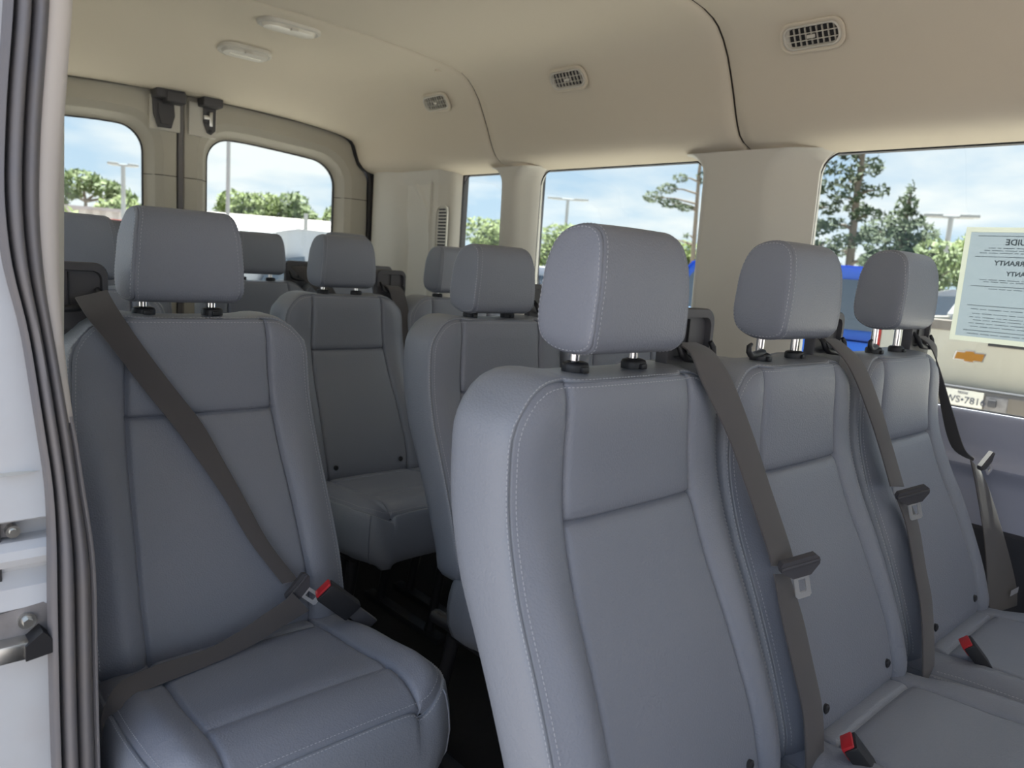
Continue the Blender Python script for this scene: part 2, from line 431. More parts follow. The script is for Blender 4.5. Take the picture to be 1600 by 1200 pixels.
# --- rear door latches under the roof edge
def door_latch(s, open_cover):
    x = s*.067 if s < 0 else .086
    t = thing('door_latch', 'dark upper latch on left-hand rear door with closed black cover' if not open_cover else 'upper rear door latch right of the centre gap with metal catch exposed', 'latch', (x, 3.352, 1.60), 'upper latches of the rear doors')
    pl = MB(); pl.rbox((-.058, -.010, .0), (.062 if s < 0 else .058, .004, .135), .006); pl.obj('latch_plate', trim_beige, t)
    if not open_cover:
        poly = [(-.050, .135), (.030, .135), (.036, .06), (.022, .012), (-.028, .010), (-.046, .06)]
        MB().prism(poly, 'y', -.022, -.008).obj('latch_cover', dark_plastic, t, angle=20)
        MB().prism([(-.030, .10), (.020, .10), (.022, .06), (.012, .025), (-.018, .024), (-.028, .06)], 'y', -.027, -.020).obj('latch_lever', dark_plastic, t)
    else:
        MB().prism([(.0, .13), (.052, .13), (.05, .03), (.032, .012), (.016, .018), (.0, .06)], 'y', -.016, -.008).obj('latch_recess', dark_plastic, t)
        MB().rbox((.022, -.024, .045), (.036, -.012, .105), .003).obj('catch', steel, t)
        MB().rbox((.0, -.022, .072), (.026, -.012, .088), .002).obj('catch_tab', steel, t)
        mb = MB(); mb.tube([(.026, -.020, .026), (.026, -.012, .026)], .007, 12); mb.obj('latch_bolt', black_plastic, t)
    MB().rbox((-.052 if s < 0 else -.022, -.075, .118), (.060, .0, .158), .008, 3).obj('striker_housing', dark_plastic, t)
    if s < 0: MB().rbox((-.015, -.080, .105), (.062, -.01, .150), .008, 3).obj('striker_cap', dark_plastic, t)
    return t
door_latch(-1, False); door_latch(1, True)

# --- ceiling lamps
def dome_lamp(x, y, w, d, lab, lens=True):
    z = 1.889 if y < 2.8 else 1.872
    t = thing('dome_lamp', lab, 'lamp', (x, y, z), 'ceiling lamps')
    tilt = 0
    def ring(sw, sd, r): return rrect(0, 0, sw, sd, r, 6)
    m = MB(); m.rings([[(a, b, .004) for a, b in ring(w, d, d*.45)], [(a, b, -.006) for a, b in ring(w*.99, d*.97, d*.45)], [(a, b, -.010) for a, b in ring(w*.93, d*.85, d*.4)], [(a, b, -.006) for a, b in ring(w*.86, d*.70, d*.33)]]); m.obj('bezel', trim_beige, t)
    m = MB(); m.rings([[(a, b, -.006) for a, b in ring(w*.85, d*.68, d*.32)], [(a, b, -.016) for a, b in ring(w*.80, d*.58, d*.28)], [(a, b, -.018) for a, b in ring(w*.6, d*.3, d*.14)]]); m.obj('lens', lamp_lens if lens else trim_beige, t)
    m = MB(); m.rbox((-.012, -d*.38, -.020), (.012, -d*.26, -.012), .002); m.obj('switch', trim_beige, t)
    if not lens:
        m = MB(); m.rbox((-w*.30, -d*.05, -.0195), (w*.30, d*.05, -.014), .002); m.obj('lamp_slot', lamp_lens, t)
    return t
l1 = dome_lamp(.060, 2.515, .215, .115, 'long white ceiling lamp nearest the headliner joint'); l1.rotation_euler = (0, 0, .0)
l2 = dome_lamp(.075, 2.905, .20, .11, 'beige ceiling lamp farther back, nearer the rear doors', False); l2.rotation_euler = (-.15, 0, 0)

# front firewall with the dashboard bulk, windscreen opening above it
struct(MB().rbox((-1.0, -2.15, 0), (1.0, -1.75, 1.0), .08, 3).obj('wall_bulkhead', panel_dark))
# --- round/oval air vents in the sloped side of the headliner
def air_vent(y, lab):
    t = thing('air_vent', lab, 'vent', (.752, y, 1.790), 'air vents along the headliner')
    # local frame: u along -y (van forward), v up the slope, w into the cabin
    sl = Vector((.735-.79, 0, 1.812-1.73)).normalized(); wdir = Vector((-sl.z, 0, sl.x)); wdir = Vector((-abs(sl.z), 0, -abs(sl.x)))
    M = Matrix((Vector((0, -1, 0)), sl, wdir)).transposed().to_4x4(); M.translation = Vector((.752, y, 1.790))+wdir*.0085
    t.matrix_world = M
    W, H = .150, .056
    def R(w, h): return rrect(0, 0, w, h, h*.42, 6)
    m = MB(); m.rings([[(a, b, -.004) for a, b in R(W*1.16, H*1.42)], [(a, b, .0015) for a, b in R(W*1.15, H*1.40)], [(a, b, .003) for a, b in R(W*1.10, H*1.26)], [(a, b, .0008) for a, b in R(W*1.035, H*1.10)]], caps=False); m.obj('outer_ring', headliner, t)
    m = MB(); m.rings([[(a, b, -.003) for a, b in R(W*1.03, H*1.09)], [(a, b, .0055) for a, b in R(W*1.0, H*1.03)], [(a, b, .0060) for a, b in R(W*.95, H*.92)], [(a, b, -.012) for a, b in R(W*.90, H*.80)]], caps=False); m.obj('vent_frame', trim_beige, t)
    m = MB(); m.prism(R(W*.93, H*.86), 'z', -.0145, -.0125); m.obj('vent_backing', MATS['black_plastic'], t)
    for k in (-1, 1):
        m = MB(); m.box((-W*.455, k*.0085-.0009, -.004), (W*.455, k*.0085+.0009, .0035)); m.obj('slat', trim_beige, t, smooth=False)
    for k in range(-4, 5):
        m = MB(); m.box((k*.0150-.0007, -H*.40, -.0125), (k*.0150+.0007, H*.40, .001)); m.obj('vane', trim_beige, t, smooth=False)
    m = MB(); m.rbox((-.011, -.0045, -.002), (.011, .0045, .007), .002); m.obj('vent_tab', trim_beige, t)
    m = MB(); m.prism([(-W*.46, -.022), (-W*.38, -.022), (-W*.40, .0), (-W*.38, .022), (-W*.46, .022)], 'z', -.011, -.006); m.obj('vent_shutter', trim_beige, t)
    for ch in list(t.children): ch.scale = (1, 1, .5)
    return t
air_vent(1.025, 'air vent in the headliner above the big window, largest and nearest')
air_vent(1.880, 'middle air vent, above the window behind the first headrest')
air_vent(2.615, 'rearmost small air vent, above the narrow side window')
# vertical grille on the rear quarter trim
def quarter_grille():
    t = thing('wall_grille', 'tall slatted beige grille on the trim beside the narrow window', 'grille', (.931, 2.775, 1.18))
    m = MB(); loop = rrect(0, .105, .088, .235, .035, 6)
    m.rings([[(.0, y, z) for y, z in loop], [(-.007, y*.98, .105+(z-.105)*.99) for y, z in loop], [(-.007, y*.86, .105+(z-.105)*.93) for y, z in loop], [(.0, y*.84, .105+(z-.105)*.92) for y, z in loop]], caps=False)
    m.obj('grille_frame', trim_beige, t)
    MB().box((.001, -.036, .0), (.003, .036, .21)).obj('grille_backing', panel_dark, t, smooth=False)
    for k in range(15):
        z = .008+k*.0142
        MB().box((-.004, -.037, z), (.002, .037, z+.006)).obj('slat', trim_beige, t, smooth=False)
quarter_grille()
# small round plug on the headliner beside the joint
m = MB(); m.rings([[(.634+.014*math.cos(a), 2.455+.014*math.sin(a), z) for a in [2*PI_*k/16 for k in range(16)]] for z in (1.873, 1.861)]); tag(m.obj('roof_plug', headliner), 'small round beige plug on the ceiling beside the joint', 'plug')

# ================================================================== SIDE DOOR OPENING (left of the picture)
def at_plane(pts): return pts
SEAL_L = [(-.9905, .99, 1.60), (-.9935, .99, 1.397), (-1.004, .985, 1.30), (-1.010, .985, 1.20), (-1.0055, .98, 1.12), (-.9905, .98, 1.062), (-.9765, .98, .93), (-.9695, .98, .87), (-.9695, .98, .80), (-.971, .98, .75), (-.9715, .98, .58), (-.9705, .98, .47), (-.968, .98, .2), (-.968, .98, -.1)]
SEAL_R = [(-.951, .975, 1.60), (-.9535, .975, 1.403), (-.9655, .975, 1.27), (-.9695, .975, 1.18), (-.9655, .975, 1.10), (-.950, .975, .985), (-.9415, .975, .92), (-.936, .975, .86), (-.9275, .975, .80), (-.9245, .975, .755), (-.9245, .975, .60), (-.9235, .975, .49), (-.92, .975, .2), (-.92, .975, -.1)]
TRIM_R = [(-.926, .985, 1.60), (-.929, .985, 1.413), (-.936, .985, 1.33), (-.944, .985, 1.24), (-.9475, .985, 1.18), (-.9485, .985, 1.10), (-.9455, .985, 1.03), (-.942, .985, .985), (-.938, .985, .945)]
def resample(P, n):
    P = [Vector(p) for p in P]; zs = [p.z for p in P]; out = []
    for z in np.linspace(zs[0], zs[-1], n):
        for i in range(len(P)-1):
            if P[i].z >= z >= P[i+1].z-1e-9:
                t = (P[i].z-z)/(P[i].z-P[i+1].z); 
                p0 = P[max(i-1, 0)]; p3 = P[min(i+2, len(P)-1)]
                q = P[i].lerp(P[i+1], t); out.append(q); break
    # smooth
    for _ in range(3):
        out = [out[0]]+[(out[i-1]+out[i]*2+out[i+1])/4 for i in range(1, len(out)-1)]+[out[-1]]
    return out
def door_opening():
    n = 90; A = resample(SEAL_L, n); B = resample(SEAL_R, n)
    bumps = [(0.0, 0), (.03, .010), (.09, .018), (.16, .018), (.21, .004), (.24, .002), (.28, .014), (.36, .020), (.46, .021), (.54, .017), (.58, .003), (.61, .002), (.65, .012), (.74, .017), (.84, .016), (.92, .010), (1.0, .0)]
    rings = []
    for a, b in zip(A, B):
        rings.append([tuple(a.lerp(b, t)+Vector((0, -h*1.0, 0))) for t, h in bumps])
    s = struct(MB().rings(rings, caps=False, closed=False).obj('trim_4', seal_rubber, angle=80))
    # beige pillar trim strip
    m = 60; z0, z1 = 1.60, .945
    Bt = resample([(p[0]-.004, p[1]-.002, p[2]) for p in SEAL_R if p[2] > .98]+[(-.948, .973, .945)], m); Rt = resample(TRIM_R, m)
    rings = []
    for a, b in zip(Bt, Rt):
        rings.append([tuple(a), tuple(a.lerp(b, .25)+Vector((0, -.006, 0))), tuple(a.lerp(b, .7)+Vector((0, -.007, 0))), tuple(a.lerp(b, .92)+Vector((0, -.003, 0))), tuple(b+Vector((0, .006, 0))), tuple(b+Vector((-.004, .05, 0))), (-.965, 1.08, b.z)])
    struct(MB().rings(rings, caps=False, closed=False).obj('trim_5', mat('pillar_strip', srgb(214, 207, 202), .6), angle=70))
    # lower grey pillar cover, only its edge shows
    Bl = resample([(-.947, .976, .952)]+[p for p in SEAL_R if p[2] < .94], 50)
    rings = []
    for a in Bl:
        k = .005
        rings.append([tuple(a), tuple(a+Vector((.002, -.005, 0))), tuple(a+Vector((k, -.004, 0))), tuple(a+Vector((k+.002, .004, 0))), (-.945, 1.10, a.z)])
    struct(MB().rings(rings, caps=False, closed=False).obj('trim_6', mat('pillar_cover', srgb(150, 146, 148), .5), angle=70))
    # painted body jamb outside the seal
    b = MB()
    prof = [(1.70, 1.0), (.845, 1.0), (.828, .998), (.824, 1.006), (.8235, 1.030), (.8005, 1.030), (.800, 1.004), (.792, .994), (.782, .992), (.772, .998), (.766, 1.012), (.760, 1.016), (.752, 1.010), (.745, .998), (.722, .992), (.716, 1.0), (.700, 1.002), (.45, 1.002), (-.25, 1.002)]
    b.rings([[(x, y, z) for z, y in prof] for x in (-1.30, -.955)], caps=False, closed=False)
    b.box((-1.30, 1.06, -.25), (-1.27, 1.6, 1.7))
    j = struct(b.obj('trim_7', body_jamb, angle=25))
    # inside the slot: plate and bolt
    MB().rbox((-1.016, 1.016, .803), (-.996, 1.030, .8215), .002).obj('slot_plate', body_grey, j)
    m2 = MB(); m2.tube([(-.9985, 1.004, .8125), (-.9985, 1.020, .8125)], .0075, 14); m2.tube([(-.9985, 1.001, .8125), (-.9985, 1.01, .8125)], .004, 8); m2.obj('bolt', steel, j)
    return j
door_opening()
def striker():
    t = thing('door_striker', 'grey metal striker with bolt and black buffer on the door jamb', 'striker', (-.998, 1.0, .672))
    MB().prism([(-.030, .012), (-.030, .040), (-.022, .047), (.026, .052), (.032, .046), (.032, .006), (.0, .0)], 'y', -.008, .0).obj('striker_plate', body_grey, t, angle=30)
    m = MB(); m.tube([(.008, -.014, .034), (.008, -.006, .034)], .0095, 16); m.obj('washer', steel, t)
    m = MB(); m.tube([(.008, -.020, .034), (.008, -.012, .034)], .0055, 6); m.obj('bolt', steel, t)
    m = MB(); m.rbox((-.026, -.030, -.006), (.008, -.002, .016), .004); m.obj('striker_loop', steel, t)
    MB().prism([(.002, -.006), (.002, .012), (.020, .026), (.030, .014), (.034, -.002)], 'y', -.034, -.004).obj('buffer', black_plastic, t, angle=30)
striker()

# ================================================================== SEATS
UU = [-.3, 0, .08, .15, .23, .33, .43, .50, .56, .8]; TT = [.012, .012, .014, .022, .05, .100, .143, .165, .18, .18]
def T(z):
    s = 0
    for d in (-.03, -.015, 0, .015, .03): s += float(np.interp(1.03-z+d, UU, TT))
    return s/5
ZTOP = 1.031; ZBOT = .488; ZSP = .871
def hwm(z): return float(np.interp(z, [.48, .60, .80, .95, 1.04], [.206, .208, .204, .197, .193]))
def hw(z):
    R = .070; zc = ZTOP-R; w = hwm(z)
    if z > zc: w = w-R+math.sqrt(max(R*R-(z-zc)**2, 0))
    R2 = .03
    if z < ZBOT+R2: w = w-R2+math.sqrt(max(R2*R2-(ZBOT+R2-z)**2, 0))
    return w
def pw(z): return min(float(np.interp(z, [.48, .60, .75, .88, 1.04], [.136, .139, .132, .124, .117])), hw(z)-.012)
def yfront(x, z):
    h = hw(z); p = pw(z); ax = abs(x)
    y = -T(z)
    e = min(max(h-ax, 0), .04); y += .010*(1-e/.04)**2
    e = min(max(ZTOP-z, 0), .045); y += .008*(1-e/.045)**2
    e = min(max(z-ZBOT, 0), .05); y += .022*(1-e/.05)**2
    lo = min(max((.90-z)/.15, 0), 1)
    y -= .013*lo*math.exp(-((ax-.163)/.028)**2)
    if ax < p:
        y -= .0035*(1-(ax/p)**4)
        y -= .003*(1-min(abs(z-ZSP)/.03, 1)**.5)*0
    y += .0070*math.exp(-((ax-p)/.0030)**2)+.0025*math.exp(-((ax-p)/.012)**2)
    if ax < p+.003:
        y += .0075*math.exp(-((z-ZSP)/.0028)**2) + .003*math.exp(-((z-ZSP)/.014)**2)
    return y
def grid_patch(us, vs, fn):
    mb = MB(); vsx = [[fn(u, v) for u in us] for v in vs]
    mb.rings(vsx, caps=False, closed=False); return mb
def cl(a, b, n, e0=.0032, e1=.0032):
    """samples from a to b with extra ones hugging both ends"""
    L = b-a; s = 1 if L > 0 else -1
    core = list(np.linspace(a+s*.016, b-s*.016, n))
    return [a, a+s*e0*.45, a+s*e0, a+s*e0*2]+core+[b-s*e1*2, b-s*e1, b-s*e1*.45, b]
def seat_backrest():
    """returns dict of meshes"""
    R = {}
    zu = cl(ZSP, ZTOP, 10); zl = cl(ZBOT, ZSP, 24)
    # inner panels, parametrised by fraction of pw
    def fr(n=12): return [-1, -.99, -.975, -.95, -.92]+list(np.linspace(-.86, .86, n))+[.92, .95, .975, .99, 1]
    R['upper'] = grid_patch(fr(), zu, lambda u, z: (u*pw(z), yfront(u*pw(z), z), z))
    R['lower'] = grid_patch(fr(), zl, lambda u, z: (u*pw(z), yfront(u*pw(z), z), z))
    zz = zl+zu[1:]
    fs = [0, .02, .05, .10, .18]+list(np.linspace(.28, .86, 7))+[.93, .97, 1]
    for s, k in ((-1, 'bolL'), (1, 'bolR')):
        R[k] = grid_patch(fs, zz, lambda f, z, s=s: (s*(pw(z)+f*(hw(z)-pw(z))), yfront(pw(z)+f*(hw(z)-pw(z)), z), z))
    # boundary loop
    loop = [(-hw(z), z) for z in zz]+[(u*pw(ZTOP), ZTOP) for u in fr()]+[(hw(z), z) for z in reversed(zz)]+[(u*pw(ZBOT), ZBOT) for u in reversed(fr())]
    P = []
    for p in loop:
        if not P or math.hypot(P[-1][0]-p[0], P[-1][1]-p[1]) > 1e-5: P.append(p)
    n = len(P); nor = []
    for i in range(n):
        a = P[i-3]; b = P[(i+3) % n]; tx, tz = b[0]-a[0], b[1]-a[1]; L = math.hypot(tx, tz); nor.append((-tz/L, tx/L))
    spec = [(0, 0), (.0006, .0042), (.0024, .0012), (.0052, .0032), (.0085, .010), (.012, .030), (.013, .055), (.013, .075), (.009, .094), (.0, .108), (-.03, .116), (-.08, .118)]
    rings = []
    for off, dep in spec:
        ring = []
        for (x, z), (nx, nz) in zip(P, nor):
            y0 = yfront(x, z)
            top = 1.0 if z > .95 else 1.0
            bulge = 1+.15*min(max((z-.75)/.2, 0), 1)
            dd = dep*(1.0 if z > .8 else 1.0-.25*min((.8-z)/.3, 1))
            ox = off*bulge if off > 0 else off
            if nz > .5 and off > 0: ox *= .62-.45*math.exp(-(x/.10)**4)
            ring.append((x+nx*ox, y0+dd, z+nz*ox))
        rings.append(ring)
    sh = MB(); sh.rings(rings, caps=False)
    # back cap
    last = rings[-1]; cxz = (0, sum(p[1] for p in last)/n, .78)
    inner = [((p[0])*.3, p[1]+.004, .78+(p[2]-.78)*.3) for p in last]
    sh.rings([last, inner], caps=False); sh.add(inner+[(0, cxz[1]+.004, .78)], [(i, (i+1) % n, n) for i in range(n)])
    R['shell'] = sh
    # stitching each side of the edge seam (sides and top)
    st = MB()
    idx = [i for i in range(n) if not (P[i][1] < ZBOT+.02)]
    # start at lower left, order is already lower-left -> top -> lower-right
    for inset, onshell in ((.0045, False), (.0, True)):
        path = []; nn = []
        for i in idx:
            (x, z), (nx, nz) = P[i], nor[i]
            if not onshell:
                xx, z2 = x-nx*inset, z-nz*inset
                path.append((xx, yfront(xx, z2)-.0004, z2)); nn.append((nx*.5, -1, nz*.5))
            else:
                k_ = .62 if nz > .5 else 1; path.append((x+nx*.0052*k_, yfront(x, z)+.0028, z+nz*.0052*k_)); nn.append((nx, -.8, nz))
        dash_rows(st, path, nn)
    R['stitch'] = st
    return R
CZ = .520
def chw(y):
    w = float(np.interp(y, [-.50, -.40, -.28, -.14], [.208, .214, .212, .203])); R = .062; yc = -.495+R
    if y < yc: w = w-R+math.sqrt(max(R*R-(yc-y)**2, 0))
    return w
def cpw(y): return min(float(np.interp(y, [-.50, -.40, -.18, -.14], [.141, .142, .135, .132])), chw(y)-.01)
def zc(x, y):
    h = chw(y); p = cpw(y); ax = abs(x)
    z = CZ+.012*math.exp(-((y+.42)/.07)**2)-.010*min(max((y+.25)/.1, 0), 1)
    z += .014*math.exp(-((ax-.18)/.03)**2)*min(max((-.2-y)/.1, 0), 1)
    e = min(max(h-ax, 0), .035); z -= .016*(1-e/.035)**2
    e = min(max(y+.495, 0), .045); z -= .018*(1-e/.045)**2
    z -= .0065*math.exp(-((ax-p)/.0032)**2)
    if ax < p+.003:
        z -= .0045*math.exp(-((y+.405)/.008)**2)
        z -= .006*math.exp(-((y+.195)/.0042)**2)
        z += .003*(1-(ax/p)**4)
    return z
def seat_cushion():
    R = {}
    def fr(n=12): return [-1, -.99, -.975, -.95, -.92]+list(np.linspace(-.86, .86, n))+[.92, .95, .975, .99, 1]
    y1 = cl(-.405, -.195, 8); y0 = cl(-.495, -.405, 6); y2 = [-.195, -.193, -.190, -.185, -.17, -.155, -.14]
    R['mid'] = grid_patch(fr(), y1, lambda u, y: (u*cpw(y), y, zc(u*cpw(y), y)))
    R['front'] = grid_patch(fr(), y0, lambda u, y: (u*cpw(y), y, zc(u*cpw(y), y)))
    R['rear'] = grid_patch(fr(), y2, lambda u, y: (u*cpw(y), y, zc(u*cpw(y), y)))
    yy = y0+y1[1:]+y2[1:]
    fs = [0, .02, .05, .10, .18]+list(np.linspace(.28, .86, 7))+[.93, .97, 1]
    for s, k in ((-1, 'bolL'), (1, 'bolR')):
        R[k] = grid_patch(fs, yy, lambda f, y, s=s: (s*(cpw(y)+f*(chw(y)-cpw(y))), y, zc(cpw(y)+f*(chw(y)-cpw(y)), y)))
    loop = [(-chw(y), y) for y in reversed(yy)]+[(u*cpw(-.495), -.495) for u in fr()]+[(chw(y), y) for y in yy]+[(u*cpw(-.14), -.14) for u in reversed(fr())]
    P = []
    for p in loop:
        if not P or math.hypot(P[-1][0]-p[0], P[-1][1]-p[1]) > 1e-5: P.append(p)
    n = len(P); nor = []
    for i in range(n):
        a = P[i-3]; b = P[(i+3) % n]; tx, ty = b[0]-a[0], b[1]-a[1]; L = math.hypot(tx, ty); nor.append((ty/L, -tx/L))
    spec = [(0, 0), (.0006, .0042), (.0024, .0012), (.0055, .0036), (.010, .012), (.016, .040), (.019, .070), (.016, .105), (.004, .132), (-.03, .148), (-.09, .150)]
    rings = [[(x+nx*o, y+ny*o, zc(abs(x), y)-d) for (x, y), (nx, ny) in zip(P, nor)] for o, d in spec]
    sh = MB(); sh.rings(rings, caps=False); last = rings[-1]
    sh.add(last+[(0, -.32, last[0][2]-.002)], [(i, (i+1) % n, n) for i in range(n)])
    R['shell'] = sh
    st = MB(); idx = [i for i in range(n) if P[i][1] < -.2]
    for inset, onshell in ((.0045, False), (.0, True)):
        path = []; nn = []
        for i in idx:
            (x, y), (nx, ny) = P[i], nor[i]
            if not onshell:
                xx, y2_ = x-nx*inset, y-ny*inset; path.append((xx, y2_, zc(abs(xx), y2_)+.0004)); nn.append((nx*.4, ny*.4, 1))
            else: path.append((x+nx*.0055, y+ny*.0055, zc(abs(x), y)-.0032)); nn.append((nx, ny, .9))
        dash_rows(st, path, nn)
    sk = MB()
    for s in (-1, 1):
        k = min(range(n), key=lambda i: math.hypot(P[i][0]-s*.185, P[i][1]+.475))
        sk.tube([tuple(Vector(rings[j][k])+Vector((nor[k][0], nor[k][1], 0))*.0006) for j in range(3, 10)], .0016, 6)
    R['skirt_seam'] = sk
    R['stitch'] = st
    return R
def headrest_meshes():
    # side profile in (y,z) seen from the side, centre (0,0); front is -y
    ctrl = [(-.047, -.050), (-.051, .0), (-.049, .040), (-.040, .064), (-.020, .0755), (.010, .0745), (.030, .061), (.041, .032), (.046, -.005), (.048, -.038), (.042, -.060), (.024, -.075), (.0, -.0805), (-.026, -.0795), (-.041, -.071)]
    n0 = len(ctrl); prof = []
    for i in range(n0):
        p0, p1, p2, p3 = [Vector(ctrl[(i+k) % n0]) for k in (-1, 0, 1, 2)]
        for t in (0, .25, .5, .75):
            prof.append(tuple(.5*((2*p1)+(-p0+p2)*t+(2*p0-5*p1+4*p2-p3)*t*t+(-p0+3*p1-3*p2+p3)*t**3)))
    def xw(z): return float(np.interp(z, [-.080, -.062, -.03, .03, .075], [.084, .089, .088, .083, .074]))
    def ring(f, sc, bul=0, side=1):
        out = []
        for y, z in prof:
            out.append((f*xw(z)+bul*side, y*sc, z*sc if sc < 1 else z))
        return out
    def crown(f):
        return [(f*xw(z), y*(1+.025*(1-f*f)*(1 if y < 0 else .4)), z*(1+.012*(1-f*f)*(1 if z > 0 else .3))) for y, z in prof]
    band = MB(); fs = [-1, -.985, -.965, -.93]+list(np.linspace(-.84, .84, 15))+[.93, .965, .985, 1]
    rings = []
    for f in fs:
        g = 1
        if abs(f) > .97: g = .992 if abs(f) < .99 else .975
        rings.append([(x, y*g, z*g) for x, y, z in crown(f)])
    band.rings(rings, caps=False)
    sides = []
    for s in (-1, 1):
        m = MB(); rr = []
        for sc, b in ((.975, 0), (.982, .002), (.965, .0042), (.90, .0055), (.80, .0062), (.6, .0068), (.35, .007), (.12, .0072)):
            rr.append([(s*(xw(z*sc)+b), y*sc, z*sc) for y, z in prof])
        m.rings(rr, caps=False); last = rr[-1]; n = len(last)
        m.add(last+[(s*(xw(0)+.0073), 0, 0)], [(i, (i+1) % n, n) for i in range(n)])
        sides.append(m)
    st = MB()
    for s in (-1, 1):
        P1 = [(s*(xw(z*.94)+.0050), y*.94, z*.94) for y, z in prof]; P1.append(P1[0])
        N1 = [(s*1, y*6, z*6) for y, z in prof]
        dash_rows(st, P1, N1, length=.0034, gap=.0026, w=.0010, h=.0006)
        P2 = [(s*(xw(z)-.0055), y*1.003, z*1.003) for y, z in prof]; P2.append(P2[0]); N2 = [(s*.2, y, z) for y, z in prof]
        dash_rows(st, P2, N2, length=.0034, gap=.0026, w=.0010, h=.0006)
    return band, sides, st
print('building seats')
BK = {k: v.mesh('backrest_'+k, True, None) for k, v in seat_backrest().items()}
CU = {k: v.mesh('cushion_'+k, True, None) for k, v in seat_cushion().items()}
_b, _s, _st = headrest_meshes()
HB = _b.mesh('headrest_band', True, None); HS = [m.mesh('headrest_side', True, None) for m in _s]; HT = _st.mesh('headrest_stitch', False)
for d in (BK, CU):
    for k, me in d.items(): me.materials.append(thread if k == 'stitch' else leather_shell if k == 'shell' else leather)
for me in [HB]+HS: me.materials.append(leather)
HT.materials.append(thread)
SNAP = MB().rings([[(r*math.cos(a), y, r*math.sin(a)) for a in [2*PI_*k/14 for k in range(14)]] for r, y in ((.0075, .004), (.0075, -.002), (.005, -.0035), (.001, -.0025))]).mesh('snap_button', True, 40); SNAP.materials.append(black_plastic)
def post_meshes():
    p = MB(); p.tube([(0, 0, -.06), (0, 0, .045)], .0065, 16)
    g = MB(); loop = [(1.0, 0)]
    def el(rx, ry, z, yo=0): return [(rx*math.cos(a), ry*math.sin(a)+yo, z) for a in [2*PI_*k/24 for k in range(24)]]
    g.rings([el(.0175, .0145, -.012), el(.0185, .0155, -.002), el(.0190, .016, .006), el(.0175, .0145, .0095), el(.013, .011, .0110), el(.009, .009, .0095)])
    # release button on the guide
    g.rbox((-.006, -.0195, -.002), (.006, -.012, .006), .002)
    h = MB(); h.tube([(.0, -.004, .003), (-.030, -.012, .003), (-.050, -.018, .002), (-.066, -.021, .003), (-.075, -.022, .009), (-.074, -.021, .017), (-.066, -.020, .020)], [.0065, .006, .0055, .005, .0045, .004, .003], 8)
    return p.mesh('headrest_post', True, 60), g.mesh('post_guide', True, 50), h.mesh('bag_hook', True, 60)
POST, GUIDE, HOOK = post_meshes(); POST.materials.append(chrome); GUIDE.materials.append(black_plastic); HOOK.materials.append(black_plastic)
def guide_housing():
    """shoulder belt outlet beside the headrest, built for the +x side, centre x=0 at the plate"""
    body = MB()
    secs = []
    for z, hw_, y0, y1 in ((-.075, .050, .020, .060), (-.05, .056, .006, .064), (-.02, .058, .0, .064), (.0, .058, .0, .058)):
        secs.append([(x, y, z) for x, y in rrect(0, (y0+y1)/2, 2*hw_, y1-y0, .012, 4)])
    body.rings(secs)
    body.rbox((-.100, .012, -.075), (-.035, .062, -.018), .014, 3)
    plate = MB(); loop = rrect(0, .028, .112, .108, .020, 6); lin = rrect(0, .040, .094, .058, .014, 6)
    plate.rings([[(x, .018+.10*(z > 9), z) for x, z in loop], [(x, .002, z) for x, z in loop], [(x*.97, -.001, .028+(z-.028)*.97) for x, z in loop], [(x, -.001, z) for x, z in lin], [(x*.97, .008, .04+(z-.04)*.97) for x, z in lin]], caps=False)
    plate.add([(x*.97, .008, .04+(z-.04)*.97) for x, z in lin]+[(0, .008, .04)], [(i, (i+1) % len(lin), len(lin)) for i in range(len(lin))])
    plate.add([(x, .018, z) for x, z in loop]+[(0, .018, .028)], [(i, (i+1) % len(loop), len(loop)) for i in range(len(loop))])
    bar = MB(); bar.tube([(-.040, .002, .040), (-.042, -.010, .030), (-.038, -.014, .018), (-.028, -.015, .012), (.0, -.015, .009), (.028, -.015, .008), (.040, -.014, .014), (.044, -.010, .026), (.038, -.008, .034)], [.004, .005, .0055, .0055, .0055, .0055, .005, .0045, .0035], 8)
    rib = MB(); rib.box((-.001, .004, .014), (.001, .009, .066))
    but = MB(); but.rbox((-.088, .004, -.062), (-.062, .016, -.030), .006, 2)
    return [('belt_outlet', body.mesh('belt_outlet', True, 45), dark_plastic), ('outlet_frame', plate.mesh('outlet_frame', True, 40), dark_plastic), ('outlet_bar', bar.mesh('outlet_bar', True, 60), black_plastic), ('outlet_rib', rib.mesh('outlet_rib', False), black_plastic), ('outlet_button', but.mesh('outlet_button', True, 40), dark_plastic)]
HOUS = guide_housing()
for _, me, m in HOUS: me.materials.append(m)
def base_meshes():
    fr = MB()
    for s in (-1, 1):
        fr.tube([(s*.185, -.40, .37), (s*.185, -.05, .37)], .016, 8)
    fr.tube([(-.19, -.38, .37), (.19, -.38, .37)], .014, 8); fr.tube([(-.19, -.08, .37), (.19, -.08, .37)], .014, 8)
    fr.rbox((-.19, -.36, .34), (.19, -.10, .372), .01)
    leg = MB(); leg.tube([(0, -.36, .36), (0, -.33, .20), (0, -.30, .05), (0, -.29, .0)], [.018, .015, .015, .02], 8)
    leg2 = MB(); leg2.tube([(0, -.10, .36), (0, -.06, .20), (0, -.02, .05), (0, -.01, .0)], [.018, .015, .015, .02], 8)
    rail = MB(); rail.rbox((-.02, -.36, 0), (.02, .06, .022), .005)
    out = []
    for mb, nm in ((fr, 'seat_frame'), (leg, 'leg'), (leg2, 'leg'), (rail, 'floor_rail')):
        me = mb.mesh(nm, True, 50); me.materials.append(black_plastic); out.append(me)
    return out
FRM, LEGF, LEGR, RAIL = base_meshes()

